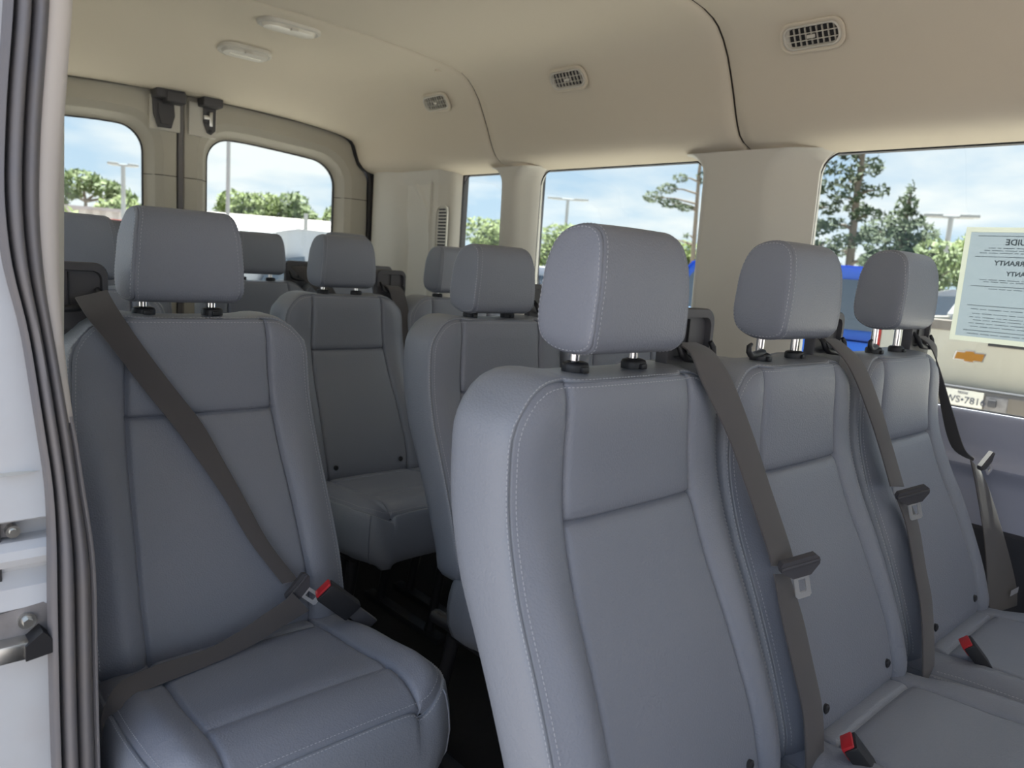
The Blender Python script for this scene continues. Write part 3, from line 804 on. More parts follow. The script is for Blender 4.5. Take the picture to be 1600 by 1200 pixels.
def seat(x, y, label, hrdx=0, hrdz=0, side=1, hook=False, group='passenger seats', snaps=True):
    t = thing('van_seat', label, 'seat', (x, y, 0), group)
    b = link('backrest', BK['shell'], None, t)
    for k, nm in (('upper', 'upper_panel'), ('lower', 'lower_panel'), ('bolL', 'bolster'), ('bolR', 'bolster')): link(nm, BK[k], None, b)
    stuff(link('stitching', BK['stitch'], None, b))
    for sx in (-1, 1) if snaps else ():
        o = link('snap_button', SNAP, None, b); o.location = (sx*.112, yfront(.112, .545)-.0005, .545)
    c = link('cushion', CU['shell'], None, t)
    for k, nm in (('mid', 'insert_panel'), ('front', 'front_panel'), ('rear', 'rear_panel'), ('bolL', 'bolster'), ('bolR', 'bolster')): link(nm, CU[k], None, c)
    link('skirt_seam', CU['skirt_seam'], None, c)
    stuff(link('stitching', CU['stitch'], None, c))
    h = link('headrest', HB, None, t); h.location = (hrdx, .046, 1.139+hrdz); h.rotation_euler = (-.07, 0, 0)
    for me in HS: link('side_panel', me, None, h)
    stuff(link('stitching', HT, None, h))
    for sx in (-1, 1):
        p = link('headrest_post', POST, None, t); p.location = (hrdx+sx*.058, .054, 1.050+hrdz)
        g = link('post_guide', GUIDE, None, t); g.location = (hrdx+sx*.058, .052, 1.036)
    if hook:
        o = link('bag_hook', HOOK, None, t); o.location = (hrdx-.058, .052, 1.044); o.scale = (1, 1, 1)
    ox = side*.187
    first = None
    for nm, me, m in HOUS:
        o = link(nm, me, None, first if first else t)
        if first is None: o.location = (ox, .045, 1.035); o.scale = (side, 1, 1); first = o
    link('seat_frame', FRM, None, t)
    for sx in (-1, 1):
        for me in (LEGF, LEGR): o = link('leg', me, None, t); o.location = (sx*.16, 0, 0)
        o = link('floor_rail', RAIL, None, t); o.location = (sx*.16, 0, 0)
    return t
YA, YB, YC, YD_ = .587, 1.322, 2.059, 2.792
sA1 = seat(-.408, YA, 'nearest grey seat of the front bench, right of the aisle, filling the lower centre', .010, 0, 1)
sA2 = seat(.030, YA, 'middle seat of the front bench, hooked headrest guide, between two hanging belts', .019, .012, 1, True)
sA3 = seat(.478, YA, 'front bench seat closest to the big side window, beside the tailgate view', .020, .026, 1, True)
sL = seat(-.668, YB, 'single grey seat on the left by the open door, belt fastened across it', -.017, -.002, -1, snaps=False)
sB = seat(.026, YB, 'second-row grey seat half hidden behind the nearest headrest', .006, -.014, 1)
sB2 = seat(.470, YB, 'second-row seat behind the middle front-bench seat, mostly hidden', 0, -.01, 1)
sC = seat(.048, YC, 'third-row grey seat across the aisle with its whole cushion and legs visible', .003, -.004, 1)
sC2 = seat(.486, YC, 'third-row seat against the wall, headrest left of the narrow window', 0, -.009, 1)
sCL = seat(-.687, YC, 'third-row seat at the far left, headrest showing above the belt outlet', 0, -.006, -1)
sD = seat(.095, YD_, 'back-row seat whose headrest shows just left of the third-row headrest', .012, 0, 1)
sD2 = seat(.478, YD_, 'back-row seat whose headrest peeks out directly behind the third-row headrest', .008, .026, 1)
sDL = seat(-.43, YD_, 'back-row seat glimpsed low between the far left and back-row aisle seats', 0, 0, -1)

# ================================================================== SEAT BELTS
def ribbon(pairs, name, parent, th=.0022, sub=6):
    """webbing between left/right edge points, smoothed and given thickness"""
    P = [(Vector(a), Vector(b)) for a, b in pairs]; n = len(P); out = []
    for i in range(n-1):
        q = [P[max(i-1, 0)], P[i], P[i+1], P[min(i+2, n-1)]]
        for k in range(sub):
            t = k/sub; r = []
            for j in (0, 1):
                p0, p1, p2, p3 = [x[j] for x in q]
                r.append(.5*((2*p1)+(-p0+p2)*t+(2*p0-5*p1+4*p2-p3)*t*t+(-p0+3*p1-3*p2+p3)*t**3))
            out.append(r)
    out.append(list(P[-1])); rings = []
    for i, (a, b) in enumerate(out):
        c = out[min(i+1, len(out)-1)]; d = out[max(i-1, 0)]
        tn = ((c[0]+c[1])-(d[0]+d[1])).normalized(); w = (b-a); N = tn.cross(w).normalized()*th/2
        rings.append([tuple(a+N), tuple(a.lerp(b, .06)+N*1.6), tuple(a.lerp(b, .5)+N), tuple(a.lerp(b, .94)+N*1.6), tuple(b+N), tuple(b-N), tuple(a.lerp(b, .5)-N), tuple(a-N)])
    return MB().rings(rings).obj(name, webbing, parent, angle=50)
def tongue(parent, pos, down, side, s=1.0, bright=False):
    """black grip with a slotted metal plate; down = direction the plate points, side = width direction"""
    down = Vector(down).normalized(); side = Vector(side); side = (side-down*side.dot(down)).normalized(); N = side.cross(down).normalized()
    if N.y > 0: side = -side; N = -N
    M = Matrix((side, -down, N)).transposed().to_4x4(); M.translation = Vector(pos)
    def place(mb, nm, m, par):
        mb.v = [tuple(M @ Vector(p)) for p in [(a*s, b*s, c*s) for a, b, c in mb.v]]; return mb.obj(nm, m, par, angle=30)
    g = MB(); g.prism([(-.031, .012), (-.026, .018), (.026, .018), (.031, .012), (.030, .002), (.014, -.012), (-.014, -.012), (-.030, .002)], 'z', -.003, .008)
    g.rbox((-.031, .006, .004), (.031, .012, .011), .003)
    grip = place(g, 'latch_grip', dark_plastic, parent)
    pl = MB(); o = [(-.012, -.010), (.012, -.010), (.0125, -.046), (.009, -.050), (-.009, -.050), (-.0125, -.046)]; i_ = [(-.0055, -.018), (.0055, -.018), (.0055, -.038), (.004, -.040), (-.004, -.040), (-.0055, -.038)]
    n = len(o); pl.rings([[(x, y, .0015) for x, y in o], [(x, y, .0042) for x, y in o], [(x, y, .0042) for x, y in i_], [(x, y, .0015) for x, y in i_]], caps=False, loop=True)
    place(pl, 'latch_plate', plate_steel, parent); return grip
V = Vector
def belt(label, loc): return thing('seat_belt', label, 'seat belt', (0, 0, 0), 'black seat belts')
bl = belt('black seat belt fastened diagonally across the single left seat', None)
ribbon([((-.855, 1.335, 1.062), (-.809, 1.335, 1.075)), ((-.846, 1.300, 1.034), (-.803, 1.300, 1.048)), ((-0.819, 1.289, 0.994), (-0.772, 1.289, 0.994)), ((-0.776, 1.286, 0.930), (-0.727, 1.285, 0.927)), ((-0.731, 1.270, 0.863), (-0.682, 1.270, 0.859)), ((-0.696, 1.249, 0.803), (-0.655, 1.248, 0.798)), ((-0.665, 1.220, 0.743), (-0.631, 1.218, 0.738)), ((-0.632, 1.184, 0.667), (-0.601, 1.182, 0.662)), ((-0.589, 1.150, 0.595), (-0.560, 1.150, 0.594))], 'shoulder_webbing', bl)
ribbon([((-0.585, 1.122, 0.588), (-0.560, 1.108, 0.555)), ((-0.602, 1.118, 0.579), (-0.583, 1.106, 0.549)), ((-0.639, 1.112, 0.568), (-0.624, 1.100, 0.540)), ((-0.680, 1.108, 0.553), (-0.665, 1.095, 0.529)), ((-0.740, 1.100, 0.542), (-0.728, 1.085, 0.524)), ((-0.817, 1.090, 0.545), (-0.810, 1.070, 0.525)), ((-0.862, 1.080, 0.542), (-0.856, 1.060, 0.525)), ((-0.882, 1.070, 0.530), (-0.870, 1.055, 0.515)), ((-0.892, 1.070, 0.500), (-0.873, 1.060, 0.488)), ((-0.893, 1.070, 0.45), (-0.873, 1.060, 0.45))], 'lap_webbing', bl)
tongue(bl, (-.566, 1.132, .588), (.72, -.15, -.62), (.62, -.1, .75), .85)
def buckle(loc, label, direction, length=.075, tilt_side=(1, 0, 0), stalk=.05):
    t = thing('seat_belt_buckle', label, 'buckle', loc, 'red-button seat belt buckles')
    d = Vector(direction).normalized(); s_ = Vector(tilt_side); s_ = (s_-d*s_.dot(d)).normalized(); n = s_.cross(d)
    M = Matrix((s_, n, d)).transposed().to_4x4()
    def place(mb, nm, m): mb.v = [tuple(M @ Vector(p)) for p in mb.v]; return mb.obj(nm, m, t, angle=35)
    place(MB().rbox((-.019, -.0105, -length), (.019, .0105, 0), .004, 2), 'buckle_body', black_plastic)
    place(MB().rbox((-.016, -.0115, -.016), (.016, .006, .0035), .002, 2), 'release_button', red_plastic)
    place(MB().rbox((-.013, -.004, -length-stalk), (.013, .004, -length+.005), .003), 'buckle_stalk', dark_plastic)
    return t
buckle((-.538, 1.100, .590), 'buckle with red button fastened at the right edge of the single left seat', (-.60, .12, .55), .072, (.55, -.3, .6))
b1 = belt('black belt hanging over the right shoulder of the nearest front-bench seat', None)
ribbon([((-.262, .632, 1.068), (-.205, .632, 1.066)), ((-.268, .600, 1.058), (-.208, .600, 1.056)), ((-.273, .570, 1.019), (-.202, .570, 1.02)), ((-.224, .552, .945), (-.160, .552, .943)), ((-.199, .528, .872), (-.136, .528, .867)), ((-.181, .497, .792), (-.119, .494, .782)), ((-.180, .487, .768), (-.122, .482, .755))], 'shoulder_webbing', b1)
ribbon([((-.176, .484, .756), (-.137, .482, .748)), ((-.182, .462, .702), (-.130, .458, .693)), ((-.183, .436, .638), (-.130, .433, .630)), ((-.180, .415, .579), (-.128, .412, .570)), ((-.186, .400, .521), (-.136, .398, .513)), ((-.188, .395, .47), (-.140, .395, .47))], 'lap_webbing', b1)
tongue(b1, (-.150, .462, .768), (.30, -.10, -.95), (.80, -.55, .25), .95)
b2 = belt('black belt hanging between the middle and the window front-bench seats', None)
ribbon([((.188, .632, 1.068), (.246, .632, 1.066)), ((.172, .604, 1.058), (.226, .604, 1.058)), ((.180, .570, 1.022), (.236, .570, 1.026)), ((.234, .552, .946), (.292, .552, .947)), ((.264, .532, .876), (.320, .532, .875)), ((.268, .506, .812), (.328, .504, .803))], 'shoulder_webbing', b2)
ribbon([((.285, .500, .793), (.335, .493, .777)), ((.289, .476, .741), (.344, .475, .737)), ((.273, .446, .669), (.324, .444, .664)), ((.261, .422, .608), (.312, .421, .607)), ((.236, .398, .525), (.288, .396, .514)), ((.236, .395, .47), (.288, .395, .47))], 'lap_webbing', b2)
tongue(b2, (.306, .480, .795), (.38, -.12, -.93), (.70, -.65, .22), .95)
b3 = belt('black belt twisted beside the window seat, hanging against the grey side panel', None)
ribbon([((.637, .632, 1.068), (.695, .632, 1.066)), ((.660, .610, 1.050), (.712, .612, 1.046)), ((.712, .600, 1.0), (.742, .615, 1.0)), ((.762, .575, .905), (.772, .600, .90)), ((.800, .548, .815), (.806, .575, .81)), ((.825, .530, .790), (.838, .535, .782))], 'shoulder_webbing', b3)
ribbon([((.815, .535, .787), (.862, .523, .756)), ((.803, .512, .732), (.880, .503, .711)), ((.765, .466, .618), (.900, .458, .595)), ((.735, .440, .531), (.930, .428, .490)), ((.730, .425, .47), (.935, .42, .44))], 'lap_webbing', b3)
tongue(b3, (.838, .510, .785), (.75, -.05, -.65), (.7, -.25, .7), .85)
lb = MB().box((.86, .428, .482), (.905, .4285, .496)); lb.v = [(x, y-.008-.004*(x > .88), z) for x, y, z in lb.v]; lb.obj('warning_label', thread, b3, smooth=False)['label'] = 'small white printed warning label'
b4 = belt('dark grey belt hanging from the outlet of the third-row aisle seat', None)
ribbon([((.205, YC+.045, 1.068), (.262, YC+.045, 1.066)), ((.212, YC+.02, 1.05), (.270, YC+.02, 1.045)), ((.238, YC+.01, .960), (.290, YC+.01, .960)), ((.257, YC-.02, .836), (.300, YC-.02, .834)), ((.262, YC-.07, .70), (.30, YC-.07, .70)), ((.262, YC-.14, .52), (.30, YC-.14, .52))], 'shoulder_webbing', b4)
buckle((.335, .362, .552), 'buckle with red button lying between the middle and window cushions', (-.30, .45, .62), .06, (1, .5, 0))
buckle((-.135, .366, .545), 'buckle with red button between the nearest and middle cushions, at the bottom edge', (-.30, .45, .62), .06, (1, .5, 0))
# dark cloth / belt slack on the back row
b5 = belt('black belt draped beside the back-row headrest', None)
ribbon([((.225, 2.80, 1.095), (.27, 2.78, 1.10)), ((.25, 2.77, 1.06), (.31, 2.74, 1.075)), ((.29, 2.74, 1.02), (.35, 2.72, 1.04)), ((.33, 2.72, .96), (.39, 2.70, .97)), ((.35, 2.70, .88), (.41, 2.69, .88))], 'shoulder_webbing', b5)

# ================================================================== PAPER IN THE WINDOW
def text_mesh(body, size, bold=0):
    cu = bpy.data.curves.new('lettering', 'FONT'); cu.body = body; cu.size = size; cu.align_x = 'CENTER'; cu.align_y = 'CENTER'; cu.extrude = .0002; cu.offset = bold; cu.resolution_u = 3
    o = bpy.data.objects.new('tmp', cu); COL.objects.link(o); dg = bpy.context.evaluated_depsgraph_get(); dg.update()
    me = bpy.data.meshes.new_from_object(o.evaluated_get(dg)); bpy.data.objects.remove(o); bpy.data.curves.remove(cu); return me
paper_m = mat('paper', srgb(140, 152, 160), .8); paper_edge = mat('paper_edge', srgb(180, 184, 172), .8); ink = mat('ink', srgb(100, 114, 124), .9)
for m_ in (paper_m, paper_edge):
    nt = m_.node_tree; b_ = nt.nodes['Principled BSDF']; tl = nt.nodes.new('ShaderNodeBsdfTranslucent'); tl.inputs[0].default_value = b_.inputs['Base Color'].default_value
    mx = nt.nodes.new('ShaderNodeMixShader'); mx.inputs[0].default_value = .6; out = nt.nodes['Material Output']
    nt.links.new(b_.outputs[0], mx.inputs[1]); nt.links.new(tl.outputs[0], mx.inputs[2]); nt.links.new(mx.outputs[0], out.inputs[0])
def window_paper():
    x = .979; y0, y1, z0, z1 = .235, .672, 1.052, 1.333
    t = thing('window_notice', 'blue-grey printed paper notice taped inside the big side window', 'notice', (x, y1, z0))
    Y = lambda y: y-y1
    H_ = z1-z0; b_ = .012
    o_ = [(Y(y0), 0), (0, 0), (0, H_), (Y(y0), H_)]; i_ = [(Y(y0)+b_, b_), (-b_, b_), (-b_, H_-b_), (Y(y0)+b_, H_-b_)]
    MB().add([(-.0004, y, z) for y, z in o_+i_], [(k, (k+1) % 4, 4+(k+1) % 4, 4+k) for k in range(4)]).obj('paper_border', paper_edge, t, smooth=False)
    MB().add([(-.0006, y, z) for y, z in i_], [(0, 1, 2, 3)]).obj('paper_sheet', paper_m, t, smooth=False)
    def put(body, size, yc, zc_):
        me = text_mesh(body, size, .0004); me.materials.append(ink); o = bpy.data.objects.new('printed_line', me); COL.objects.link(o); o.parent = t
        # letters run towards +y (readable from outside, mirrored from in here)
        o.matrix_local = Matrix(((0, 0, 1, -.0014), (1, 0, 0, Y(yc)), (0, 1, 0, zc_-z0), (0, 0, 0, 1)))
    put('BUYERS GUIDE', .020, .515, 1.297); put('IMPLIED DEALER WARRANTY', .0165, .490, 1.247); put('NO DEALER WARRANTY', .015, .485, 1.222)
    st = MB()
    for z, w in ((1.312, 1), (1.283, .7), (1.277, .8), (1.271, .9), (1.262, 1), (1.206, .8), (1.201, .7), (1.19, 1), (1.184, .55), (1.142, 1), (1.133, .9), (1.122, .85), (1.113, .9), (1.106, .8), (1.098, .9), (1.09, .85), (1.08, 1), (1.072, .9)):
        yy = .655
        end = .25+(1-w)*.15; cuty = yy-.012-(1-w)*.09
        k = cuty
        random.seed(int(z*1000))
        while k > end:
            L = random.uniform(.008, .03) if w < 1 else .4
            st.box((-.0013, Y(max(k-L, end)), z-z0-.0007), (-.0010, Y(k), z-z0+.0007)); k -= L+.004
    stuff(st.obj('small_print', ink, t, smooth=False))
window_paper()

# ================================================================== OUTSIDE
GZ = -.58
struct(MB().box((-80, -40, GZ-.2), (140, 120, GZ)).obj('ground', asphalt, smooth=False))
struct(MB().box((-60, -30, GZ), (-.55, 60, GZ+.012)).obj('bounce_cut_slab', mat('bounce_cut_dark', srgb(112, 109, 108), .9, bump=('noise', 60, .01, .4)), smooth=False))  # unseen dark slab, added to cut ground bounce onto headliner and seats
paint = {'white': mat('paint_white', srgb(186, 188, 190), .3), 'cream': mat('paint_cream', srgb(190, 184, 168), .35), 'blue': mat('paint_blue', srgb(52, 106, 205), .25), 'orange': mat('paint_orange', srgb(205, 78, 32), .4), 'silver': mat('paint_silver', srgb(120, 150, 185), .25), 'dark': mat('paint_dark', srgb(40, 44, 66), .25)}
tyre = mat('tyre', srgb(28, 28, 28), .8); lamp_red = mat('lamp_red', srgb(170, 28, 28), .2); brown_trim = mat('brown_trim', srgb(120, 112, 104), .6)
def wheel(parent, x, y, z, r, w=.22):
    m = MB(); n = 24
    def rg(rr, yy): return [(x+rr*math.cos(a), yy, z+rr*math.sin(a)) for a in [2*PI_*k/n for k in range(n)]]
    s = 1 if y > 0 else -1
    m.rings([rg(r*.6, y-s*w), rg(r*.96, y-s*w), rg(r, y-s*w*.8), rg(r, y-s*w*.2), rg(r*.96, y), rg(r*.64, y)]); o = m.obj('wheel', tyre, parent)
    m = MB(); m.rings([rg(r*.64, y-s*.03), rg(r*.62, y+s*.002), rg(r*.2, y-s*.015), rg(r*.05, y-s*.015)]); m.obj('rim', steel, o)
def vehicle(name, label, cat, loc, rz, lower, cabin, W, pm, wheels, wr, windows, top_in=.12, group=None, scale=1):
    """lower / cabin: side outlines (x forward, z up from the ground); windows: side-glass outlines on the cabin"""
    t = thing(name, label, cat, loc, group, rz); t.scale = (scale,)*3
    h = W/2
    b = MB(); n = len(lower)
    zmax = max(p[1] for p in lower); zmin = min(p[1] for p in lower)
    def inset(z): return .03*max(0, (z-zmax*.6)/(zmax*.4))+.03*max(0, 1-(z-zmin)/.2)
    b.rings([[(x*.985, -h+inset(z)+.05, zmin+(z-zmin)*.985) for x, z in lower], [(x, -h+inset(z), z) for x, z in lower], [(x, h-inset(z), z) for x, z in lower], [(x*.985, h-inset(z)-.05, zmin+(z-zmin)*.985) for x, z in lower]])
    b.obj('body', pm, t, angle=30)
    zc0 = min(p[1] for p in cabin); zc1 = max(p[1] for p in cabin)
    ins = lambda z: .035+top_in*max(0, (z-zc0)/(zc1-zc0))
    c = MB(); c.rings([[(x, -h+ins(z)+.06, z-.0) for x, z in cabin], [(x, -h+ins(z), z) for x, z in cabin], [(x, h-ins(z), z) for x, z in cabin], [(x, h-ins(z)-.06, z) for x, z in cabin]])
    cb = c.obj('cabin', pm, t, angle=30)
    for poly in windows:
        for s in (-1, 1):
            g = MB(); k = len(poly); g.add([(x, s*(h-ins(z)+.006), z) for x, z in poly]+[(x, s*(h-ins(z)-.02), z) for x, z in poly], [tuple(range(k)), tuple(range(2*k-1, k-1, -1))]+[(i, (i+1) % k, k+(i+1) % k, k+i) for i in range(k)])
            g.obj('side_window', car_glass, cb, smooth=False)
    for wx in wheels:
        for s in (-1, 1): wheel(t, wx, s*(h-.01), wr, wr)
    return t
def end_glass(t, a, b, W, name='windscreen', off=.012, mt=None):
    """glass across the cabin between side-outline points a (low) and b (high)"""
    (x0, z0), (x1, z1) = a, b; dx, dz = x1-x0, z1-z0; L = math.hypot(dx, dz); nx, nz = dz/L, -dx/L
    if off < 0: nx, nz = -nx, -nz
    o = abs(off); h0, h1 = W/2-.09, W/2-.17
    p = [(x0+nx*o+dx*.08, -h0, z0+nz*o+dz*.08), (x0+nx*o+dx*.08, h0, z0+nz*o+dz*.08), (x0+nx*o+dx*.9, h1, z0+nz*o+dz*.9), (x0+nx*o+dx*.9, -h1, z0+nz*o+dz*.9)]
    q = [(x-nx*(o+.01), y, z-nz*(o+.01)) for x, y, z in p]
    MB().add(p+q, [(0, 1, 2, 3), (7, 6, 5, 4), (0, 1, 5, 4), (1, 2, 6, 5), (2, 3, 7, 6), (3, 0, 4, 7)]).obj(name, mt or car_glass, t, smooth=False)

def cargo_van(label, loc, rz, scale=1, name='cargo_van'):
    lower = [(-2.7, .45), (-2.7, 1.15), (1.75, 1.15), (2.35, 1.05), (2.68, .85), (2.75, .45)]
    cab = [(-2.68, 1.15), (-2.66, 1.95), (-2.55, 2.10), (.7, 2.12), (1.0, 2.06), (1.25, 1.90), (1.62, 1.45), (1.85, 1.15)]
    t = vehicle(name, label, 'van', loc, rz, lower, cab, 1.95, paint['white'], (-1.75, 1.75), .34, [[(.62, 1.28), (1.45, 1.28), (1.20, 1.60), (.98, 1.76), (.64, 1.80)]], .14, 'white vans parked behind', scale)
    end_glass(t, (1.85, 1.15), (1.25, 1.90), 1.95, off=.012)
    end_glass(t, (-2.68, 1.25), (-2.66, 1.9), 1.8, 'rear_window', off=-.012)
    MB().rbox((2.66, -.85, .5), (2.80, .85, .75), .05).obj('front_bumper', black_plastic, t)
    for s in (-1, 1): MB().rbox((2.45, s*.9-.08, .88), (2.62, s*.9+.04, 1.02), .03).obj('headlamp', lamp_lens, t)
    for s in (-1, 1): MB().rbox((1.35, s*1.12-.09, 1.25), (1.47, s*1.12+.09, 1.5), .03).obj('wing_mirror', black_plastic, t)
    return t
def suv(label, loc, rz, pm, scale=1, name='suv', cat='car', group=None):
    lower = [(-2.2, .40), (-2.25, .95), (1.0, 1.0), (2.0, .95), (2.25, .75), (2.25, .40)]
    cab = [(-2.2, .97), (-2.1, 1.65), (-1.95, 1.74), (.35, 1.76), (.55, 1.70), (1.15, 1.0)]
    t = vehicle(name, label, cat, loc, rz, lower, cab, 1.85, pm, (-1.4, 1.4), .37, [[(-1.98, 1.08), (-1.15, 1.08), (-1.15, 1.60), (-1.9, 1.60)], [(-1.05, 1.08), (-.15, 1.08), (-.15, 1.61), (-1.05, 1.61)], [(-.05, 1.08), (.92, 1.08), (.50, 1.58), (-.05, 1.61)]], .14, group, scale)
    end_glass(t, (1.15, 1.0), (.55, 1.70), 1.85, off=.012); end_glass(t, (-2.2, 1.0), (-2.1, 1.65), 1.8, 'rear_window', off=-.012)
    for s in (-1, 1):
        MB().rbox((2.15, s*.72-.12, .72), (2.28, s*.72+.12, .88), .04).obj('headlamp', lamp_lens, t)
        MB().rbox((-2.29, s*.82-.06, .75), (-2.2, s*.82+.06, 1.0), .03).obj('tail_lamp', lamp_red, t)
    MB().rbox((2.2, -.85, .42), (2.33, .85, .62), .05).obj('front_bumper', dark_plastic, t)
    return t
def sedan(label, loc, rz, pm, scale=1):
    lower = [(-2.2, .30), (-2.25, .85), (-1.6, .95), (1.0, .92), (2.05, .75), (2.25, .55), (2.25, .30)]
    cab = [(-1.75, .93), (-1.05, 1.36), (-.6, 1.43), (.15, 1.42), (.45, 1.34), (1.1, .92)]
    t = vehicle('sedan', label, 'car', loc, rz, lower, cab, 1.8, pm, (-1.35, 1.35), .32, [[(-1.35, 1.0), (-.35, 1.0), (-.35, 1.36), (-.95, 1.32)], [(-.27, 1.0), (.85, 1.0), (.35, 1.32), (-.27, 1.36)]], .16, None, scale)
    end_glass(t, (1.1, .92), (.45, 1.34), 1.8, off=.012); end_glass(t, (-1.75, .93), (-1.05, 1.36), 1.75, 'rear_window', off=-.012)
    for s in (-1, 1): MB().rbox((2.1, s*.7-.12, .55), (2.26, s*.7+.12, .70), .03).obj('headlamp', lamp_lens, t)
    return t
# white vans behind
cargo_van('white panel van parked behind, side window visible through the right rear pane', (3.30, 8.75, GZ), math.radians(180+12), .93)
cargo_van('second white van farther back, only its roof and windscreen showing over the first', (5.2, 12.6, GZ), math.radians(180+15), .98)
cargo_van('white van parked behind on the left, seen beside the single seat headrest', (-1.7, 9.7, GZ), math.radians(180+8), .80)
sg = suv('bright orange vehicle parked behind, its roof showing in the left rear pane', (2.3, 16.0, GZ), math.radians(160), paint['orange'], 1.17, 'orange_vehicle', 'car')
_bc = suv('bright blue off-road car seen through the side windows around the wide post', (8.75, 5.8, GZ), math.radians(100), paint['blue'], 1.03, 'off_road_car'); _bc.scale.z = 1.16
sedan('light blue car parked in front of the bright blue off-road car', (5.05, 5.5, GZ), math.radians(97), paint['silver'], 1.02)
suv('white car parked at the left edge of the second side window', (9.6, 10.8, GZ), math.radians(20), paint['white'], 1.0, 'white_car')
sedan('white car roof seen between window headrest and notice', (13.2, 4.0, GZ), math.radians(80), paint['white'], 1.3)

def pickup():
    X0 = 5.893; yc = 2.045
    t = thing('pickup_truck', 'cream pickup truck seen from behind through the big side window', 'pickup truck', (X0, yc, GZ))
    Z = lambda z: z-GZ; W = .80; cr = paint['cream']
    # bed: two sides, floor, front board
    for s in (-1, 1):
        MB().rbox((.03, s*W-.06*(s > 0)-.0*(s < 0), Z(.16)), (1.75, s*W+.06*(s < 0), Z(.955)), .03).obj('bed_side', cr, t)
    MB().box((.05, -W+.05, Z(.32)), (1.75, W-.05, Z(.40))).obj('bed_floor', panel_dark, t, smooth=False)
    MB().rbox((.0, -W+.065, Z(.425)), (.06, W-.065, Z(.955)), .015, 3).obj('tailgate', cr, t)
    MB().rbox((-.012, -W+.05, Z(.875)), (.07, W-.05, Z(.962)), .012, 3).obj('tailgate_cap', brown_trim, t)
    MB().rbox((-.008, -.42, Z(.78)), (.0, -.12, Z(.85)), .01).obj('tailgate_handle', black_plastic, t)
    # bow-tie shaped emblem
    em = [(-.104, .0), (-.084, .034), (-.030, .034), (-.030, .048), (.030, .048), (.030, .034), (.104, .034), (.084, 0), (.104, -.0), (.084, -.034), (.030, -.034), (.030, -.048), (-.030, -.048), (-.030, -.034), (-.104, -.034), (-.084, .0)]
    em = [(-.112, .032), (-.034, .032), (-.034, .046), (.034, .046), (.034, .032), (.098, .032), (.112, -.032), (.034, -.032), (.034, -.046), (-.034, -.046), (-.034, -.032), (-.098, -.032)]
    gold = mat('emblem_gold', srgb(165, 112, 34), .35, metal=.2)
    MB().prism([(y*.98, Z(.678)+z*.93) for y, z in em], 'x', -.012, .0).obj('emblem', gold, t, smooth=False)
    MB().prism([(y*1.08, Z(.678)+z*1.10) for y, z in em], 'x', -.006, .002).obj('emblem_rim', chrome, t, smooth=False)
    # bumper, plate
    bp = MB().rbox((-.16, -W-.03, Z(.20)), (.04, W+.03, Z(.415)), .04, 3).obj('rear_bumper', brown_trim, t)
    MB().rbox((-.175, -.37, Z(.235)), (-.13, -.205, Z(.395)), .02).obj('hitch_cover', body_grey, t)
    MB().rbox((-.20, -.295, Z(.31)), (-.15, -.235, Z(.37)), .012).obj('hitch_socket', dark_plastic, t)
    pl = MB().rbox((-.185, -.200, Z(.285)), (-.178, .105, Z(.412)), .003).obj('number_plate', lamp_lens, t)
    pink = mat('plate_ink', srgb(70, 74, 92), .6)
    for body, size, zz in (('VWS\u20227816', .078, .333), ('TEXAS', .026, .392)):
        me = text_mesh(body, size, .0008); me.materials.append(pink); o = bpy.data.objects.new('plate_lettering', me); COL.objects.link(o); o.parent = pl
        o.matrix_local = Matrix(((0, 0, -1, -.187), (-1, 0, 0, -.0475), (0, 1, 0, Z(zz)), (0, 0, 0, 1)))
    for s in (-1, 1): MB().rbox((-.01, s*(W-.03)-.035, Z(.52)), (.06, s*(W-.03)+.035, Z(.93)), .012).obj('tail_lamp', lamp_red, t)
    # cab
    cab = [(1.75, Z(.0)), (1.75, Z(.98)), (2.02, Z(1.36)), (2.25, Z(1.44)), (3.5, Z(1.44)), (3.75, Z(1.38)), (4.35, Z(.95)), (4.35, Z(0))]
    c = MB(); ins = lambda z: .02+.16*max(0, (z-Z(.98))/.5)
    c.rings([[(x, -W+ins(z), z) for x, z in cab], [(x, W-ins(z), z) for x, z in cab]]); cb = c.obj('cab', paint['white'], t, angle=30)
    q = [(1.735, -.62, Z(1.0)), (1.735, .62, Z(1.0)), (1.965, .56, Z(1.325)), (1.965, -.56, Z(1.325))]
    MB().add(q+[(x+.02, y, z-.01) for x, y, z in q], [(0, 1, 2, 3), (7, 6, 5, 4), (0, 1, 5, 4), (1, 2, 6, 5), (2, 3, 7, 6), (3, 0, 4, 7)]).obj('rear_window', car_glass, cb, smooth=False)
    for poly in ([(2.1, Z(1.0)), (2.85, Z(1.0)), (2.85, Z(1.36)), (2.3, Z(1.36))], [(2.95, Z(1.0)), (4.05, Z(1.0)), (3.65, Z(1.33)), (2.95, Z(1.36))]):
        for s in (-1, 1):
            k = len(poly); MB().add([(x, s*(W-ins(z)+.006), z) for x, z in poly]+[(x, s*(W-ins(z)-.02), z) for x, z in poly], [tuple(range(k)), tuple(range(2*k-1, k-1, -1))]+[(i, (i+1) % k, k+(i+1) % k, k+i) for i in range(k)]).obj('side_window', car_glass, cb, smooth=False)
    MB().rbox((4.3, -W, Z(.05)), (5.2, W, Z(.85)), .08, 3).obj('bonnet', paint['white'], t)
    for wx in (.75, 4.5):
        for s in (-1, 1): wheel(t, wx, s*(W+.02), .40, .40)
pickup()

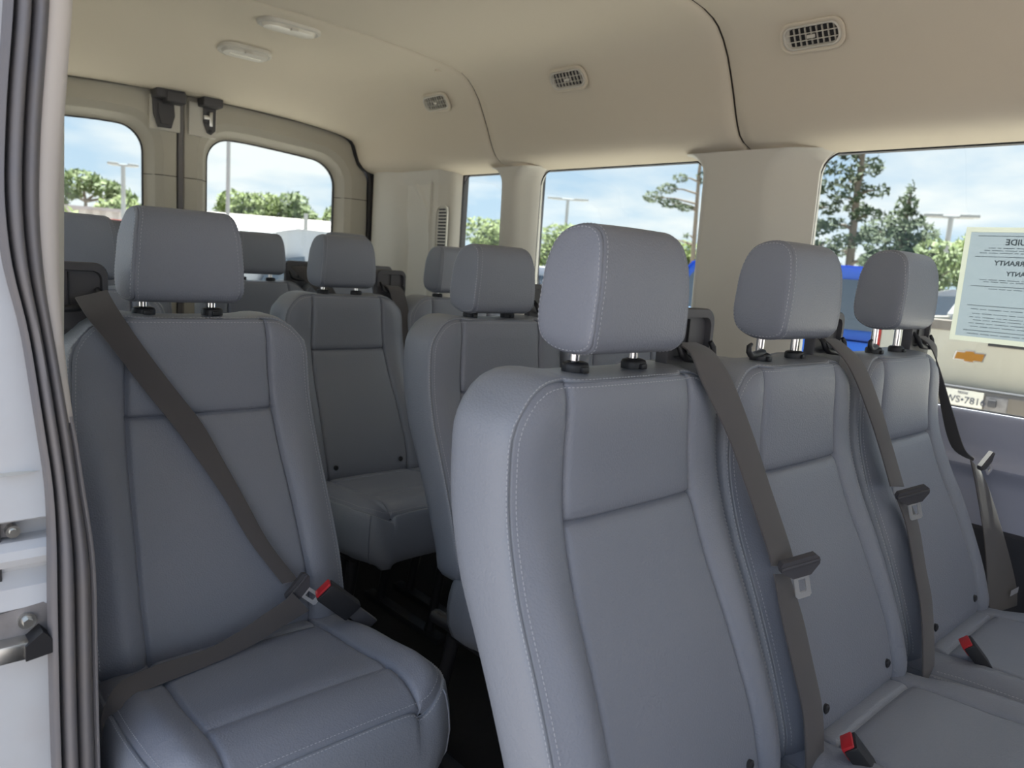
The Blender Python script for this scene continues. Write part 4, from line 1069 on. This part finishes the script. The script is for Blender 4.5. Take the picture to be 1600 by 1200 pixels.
# building and fence behind
def metal_shed(a, b, ztop, zbot, label, roofh=.0, group=None):
    a = Vector((a[0], a[1], 0)); b = Vector((b[0], b[1], 0)); d = b-a; L = d.length
    t = thing('metal_building', label, 'building', (a.x, a.y, GZ), group, math.atan2(d.y, d.x))
    n = int(L/.55)
    MB().box((0, .12, 0), (L, 1.6, ztop-GZ)).obj('wall', shed_wall, t, smooth=False)
    st = MB()
    for k in range(n): st.box((k*L/n, 0, 0), (k*L/n+L/n*.55, .12, ztop-GZ))
    stuff(st.obj('wall_rib', shed_wall, t, smooth=False))
    MB().box((-.3, -.25, ztop-GZ-.12), (L+.3, .14, ztop-GZ+.04)).obj('gutter', shed_roof, t, smooth=False)
    if roofh: MB().prism([(-.3, ztop-GZ), (.9, ztop-GZ+roofh), (1.9, ztop-GZ)], 'x', -.3, L+.3).obj('roof', shed_roof, t, smooth=False)
shed_wall = mat('shed_wall', srgb(186, 180, 178), .6); shed_roof = mat('shed_roof', srgb(158, 150, 150), .6)
metal_shed((4.5, 45.2), (11.8, 43.0), 2.55, 2.0, 'long grey ribbed building seen through the left rear pane')
metal_shed((14.0, 42.3), (20.5, 39.3), 2.15, 2.0, 'low grey shed with pitched roof seen through the right rear pane', .75)

# light poles
pole_m = mat('pole_paint', srgb(150, 153, 154), .5)
def light_pole(x, y, h, label, double=True, r=.09, arm=.9, angle=0):
    t = thing('light_pole', label, 'light pole', (x, y, GZ), 'car park light poles', angle)
    MB().tube([(0, 0, 0), (0, 0, h)], [r, r*.75], 10).obj('pole', pole_m, t)
    MB().tube([(0, 0, 0), (0, 0, .5)], r*2.2, 12).obj('pole_base', asphalt, t)
    if double:
        MB().tube([(-arm*.6, 0, h), (arm*.6, 0, h)], r*.45, 8).obj('crossarm', pole_m, t)
        for s in (-1, 1): MB().rbox((s*arm*.5-arm*.28, -.12, h-.02), (s*arm*.5+arm*.28, .12, h+.08), .04).obj('lamp_head', pole_m, t)
light_pole(6.91, 28.95, 3.6-GZ, 'light pole with twin heads seen in the left rear pane', r=.09, arm=.62, angle=math.radians(-15))
light_pole(7.09, 20.4, 6.6-GZ, 'tall light pole at the left edge of the right rear pane, top cut off', r=.06, angle=0)
light_pole(27.65, 27.75, 4.67-GZ, 'twin-headed light pole seen in the second side window', r=.10, arm=1.35, angle=math.radians(-42))
light_pole(22.55, 7.9, 3.35-GZ, 'pale pole in front of trees beside the window notice', r=.09, arm=.9, angle=math.radians(-70))
light_pole(14.86, 31.12, 2.75-GZ, 'short pale pole in the right rear pane in front of trees', False, r=.12)

# trees
bark = mat('bark', srgb(122, 112, 100), .9)
leafm = {'light': mat('leaf_light', srgb(104, 124, 66), .7, vary=(1.2, .3, srgb(132, 148, 84))), 'mid': mat('leaf_mid', srgb(84, 106, 60), .7, vary=(1.2, .3, srgb(108, 126, 72))), 'dark': mat('leaf_dark', srgb(58, 76, 54), .8, vary=(1.0, .3, srgb(78, 94, 62)))}
def leaves(mb, c, r, n, size):
    for _ in range(n):
        while True:
            p = Vector((random.uniform(-1, 1), random.uniform(-1, 1), random.uniform(-1, 1)))
            if p.length < 1: break
        p = p.normalized()*(p.length**.45)
        q = Vector(c)+Vector((p.x*r[0], p.y*r[1], p.z*r[2])); s = size*random.uniform(.6, 1.3)
        a = Vector((random.gauss(0, 1), random.gauss(0, 1), random.gauss(0, 1))).normalized(); b = a.orthogonal().normalized()
        mb.add([q-a*s, q+b*s*.45, q+a*s, q-b*s*.45], [(0, 1, 2, 3)])
def tree(name, label, x, y, trunk, clumps, lm, leafsize=.22, dens=90, tr=.12, group='trees beyond the car park'):
    t = thing(name, label, 'tree', (x, y, GZ), group)
    top = trunk
    MB().tube([(0, 0, 0), (.05, 0, top*.4), (0, .05, top*.8), (0, 0, top)], [tr, tr*.85, tr*.6, tr*.3], 8).obj('trunk', bark, t)
    br = MB(); f = MB()
    for (cx, cy, cz, rx, ry, rz) in clumps:
        z0 = min(top*.95, max(cz-rz*.8, top*.35)); br.tube([(0, 0, z0), (cx*.5, cy*.5, (z0+cz)/2+.05), (cx, cy, cz)], [tr*.45, tr*.3, tr*.12], 5)
        leaves(f, (cx, cy, cz), (rx, ry, rz), int(dens*(rx*ry*rz)**(2/3)*6), leafsize)
    if clumps: br.obj('branches', bark, t)
    f.mesh  # foliage
    me = bpy.data.meshes.new('foliage'); me.from_pydata(f.v, [], f.f); stuff(link('foliage', me, lm, t))
    return t
def round_clumps(h, R, n=7, flat=.6, base=.55):
    out = []
    for k in range(n):
        a = 2*PI_*k/n+random.random(); rr = R*random.uniform(.35, .7)
        out.append((rr*math.cos(a), rr*math.sin(a), h*random.uniform(base, .92), R*.45, R*.45, R*.38*flat+.15))
    out.append((0, 0, h*.9, R*.5, R*.5, R*.35)); return out
D = -GZ
# rear left pane: flat-topped oak, rounder trees
tree('oak_tree', 'flat-topped spreading tree above the building in the left rear pane', 10.4, 48.5, 3.2+D, [(-2.0, .6, 2.9+D, 1.2, .8, .5), (-1.2, .3, 3.5+D, 1.2, .8, .5), (-.2, 0, 4.2+D, 1.1, .9, .45), (.9, -.3, 3.8+D, 1.1, .9, .5), (1.7, -.5, 3.4+D, .9, .8, .45), (-3.2, 1, 2.7+D, 1, .8, .4)], leafm['mid'], .25, 60, .2)
tree('broadleaf_tree', 'round light green tree right of the flat-topped one', 11.9, 46.9, 2.2+D, round_clumps(3.3+D, 1.4, 7, base=.6), leafm['light'], .22, 60)
tree('conifer_tree', 'narrow green tree left of the twin-headed pole', 13.2, 45.0, 2.5+D, [(0, 0, 3.2+D, .35, .35, .6), (0, 0, 2.5+D, .6, .6, .6)], leafm['mid'], .2, 70)
tree('broadleaf_tree', 'green tree at the right edge of the left rear pane', 14.6, 44.4, 2.5+D, [(0, 0, 3.0+D, .8, .8, .7), (-.5, 0, 2.4+D, .7, .7, .6)], leafm['mid'], .2, 70)
tree('shrub', 'yellow-green shrub low at the left edge of the left rear pane', 3.3, 22.0, 1.0+D, [(0, 0, 1.3+D, .8, .7, .6), (-.7, 0, 1.6+D, .6, .5, .5)], leafm['light'], .12, 120, .05)
# right rear pane tree line
rt = [(17.6, 54.5, 3.7, 1.6, 'light', 'low green tree at the left end of the tree line behind the pitched shed'), (20.8, 50.8, 4.5, 2.1, 'light', 'biggest rounded tree of the line behind the pitched shed'), (23.2, 49.3, 4.7, 2.3, 'mid', 'dense rounded tree right of the biggest one behind the shed'), (26.6, 47.3, 4.1, 2.0, 'light', 'spreading tree behind the short pale pole'), (27.8, 44.0, 3.8, 2.0, 'light', 'pale tree right of the short pale pole'), (26.2, 38.6, 3.5, 1.8, 'light', 'pale green tree at the right end of the right rear pane'), (24.4, 38.5, 2.7, 1.4, 'light', 'low tree under the right end of the right rear pane')]
for x, y, h, R, k, lab in rt: tree('broadleaf_tree', lab, x, y, h*.6+D, round_clumps(h+D, R, 8, .8, .55), leafm[k], .26, 50, .18)
# narrow window and second window
tree('broadleaf_tree', 'light green tree filling the foot of the narrow side window', 21.6, 26.6, 2.0+D, round_clumps(3.1+D, 1.25, 8, .9, .5), leafm['light'], .16, 90)
tree('broadleaf_tree', 'green tree at the left foot of the second side window', 24.3, 25.0, 1.8+D, round_clumps(3.0+D, 1.5, 8, .9, .5), leafm['light'], .16, 90)
tree('shrub', 'rounded green bush behind the bright blue car', 31.4, 22.5, 1.4+D, round_clumps(2.7+D, 1.4, 8, .9, .5), leafm['light'], .16, 90)
tree('shrub', 'green bush left of the tall pine trunk', 29.4, 24.0, 1.2+D, round_clumps(2.3+D, 1.3, 7, .9, .5), leafm['light'], .16, 90)
tree('pine_tree', 'tall thin pine with one heavy branch at the right of the second window', 16.95, 12.5, 5.2+D, [(-.55, .65, 3.55+D, .30, .25, .14), (-.75, .95, 3.30+D, .32, .28, .16), (-.45, .55, 3.15+D, .35, .3, .12), (-.2, .25, 3.05+D, .28, .2, .10), (-.35, .4, 3.85+D, .2, .2, .12), (.05, 0, 4.5+D, .3, .3, .25), (.1, 0, 3.9+D, .15, .15, .2), (-.5, .6, 2.15+D, .12, .12, .1), (-.1, .2, 2.3+D, .1, .1, .08)], leafm['dark'], .07, 500, .075)
# big conifers in the large window
random.seed(11)
def pine_clumps(h, spread, z0, n, rs=.35):
    out = []
    for k in range(n):
        z = z0+(h-z0)*k/(n-1); R = spread*(1-.6*(z-z0)/(h-z0)); a = k*2.4
        out.append((R*math.cos(a)*.8, R*math.sin(a)*.8, z, rs*random.uniform(.7, 1.2), rs*random.uniform(.7, 1.2), rs*.45))
    return out
tree('pine_tree', 'tall open pine at the left side of the big window', 18.6, 10.2, 5.0+D, pine_clumps(5.4+D, 1.0, 1.3+D, 22, .42), leafm['dark'], .10, 190, .14)
tree('pine_tree', 'tall pine right behind the leaning headrest, reaching the window top', 19.2, 9.1, 5.0+D, pine_clumps(5.3+D, .75, 1.5+D, 18, .40), leafm['dark'], .10, 190, .14)
tree('cedar_tree', 'dark cedar with a pointed tilted top in the big window', 17.5, 7.15, 3.3+D, [(.0, -.0, 3.45+D, .10, .10, .26), (.0, .05, 3.15+D, .24, .24, .24), (.0, .05, 2.8+D, .42, .42, .28), (0, -.2, 2.5+D, .55, .55, .3), (0, .1, 2.2+D, .7, .75, .35), (0, 0, 1.8+D, .85, .95, .4), (0, 0, 1.35+D, .9, 1.0, .4), (0, .6, 2.55+D, .35, .4, .3)], leafm['dark'], .09, 260, .12)
tree('broadleaf_tree', 'bright green tree below and right of the cedar', 16.6, 6.1, 1.3+D, [(0, 0, 2.0+D, .4, .45, .35), (0, -.3, 1.7+D, .5, .5, .35), (0, .4, 1.6+D, .6, .6, .4), (0, 0, 1.2+D, .7, .8, .4)], leafm['mid'], .09, 220, .08)
tree('broadleaf_tree', 'round green tree between the pale pole and the window notice', 32.2, 10.4, 2.0+D, round_clumps(3.3+D, 1.3, 8, .9, .5), leafm['light'], .16, 90)
tree('broadleaf_tree', 'green tree left of the pale pole in the big window', 31.6, 12.2, 1.8+D, round_clumps(2.6+D, 1.4, 8, .9, .45), leafm['light'], .16, 90)
tree('broadleaf_tree', 'green tree far behind the window notice', 33.5, 7.5, 1.8+D, round_clumps(2.8+D, 1.6, 8, .9, .45), leafm['light'], .16, 60)
print('done', len(bpy.data.objects))
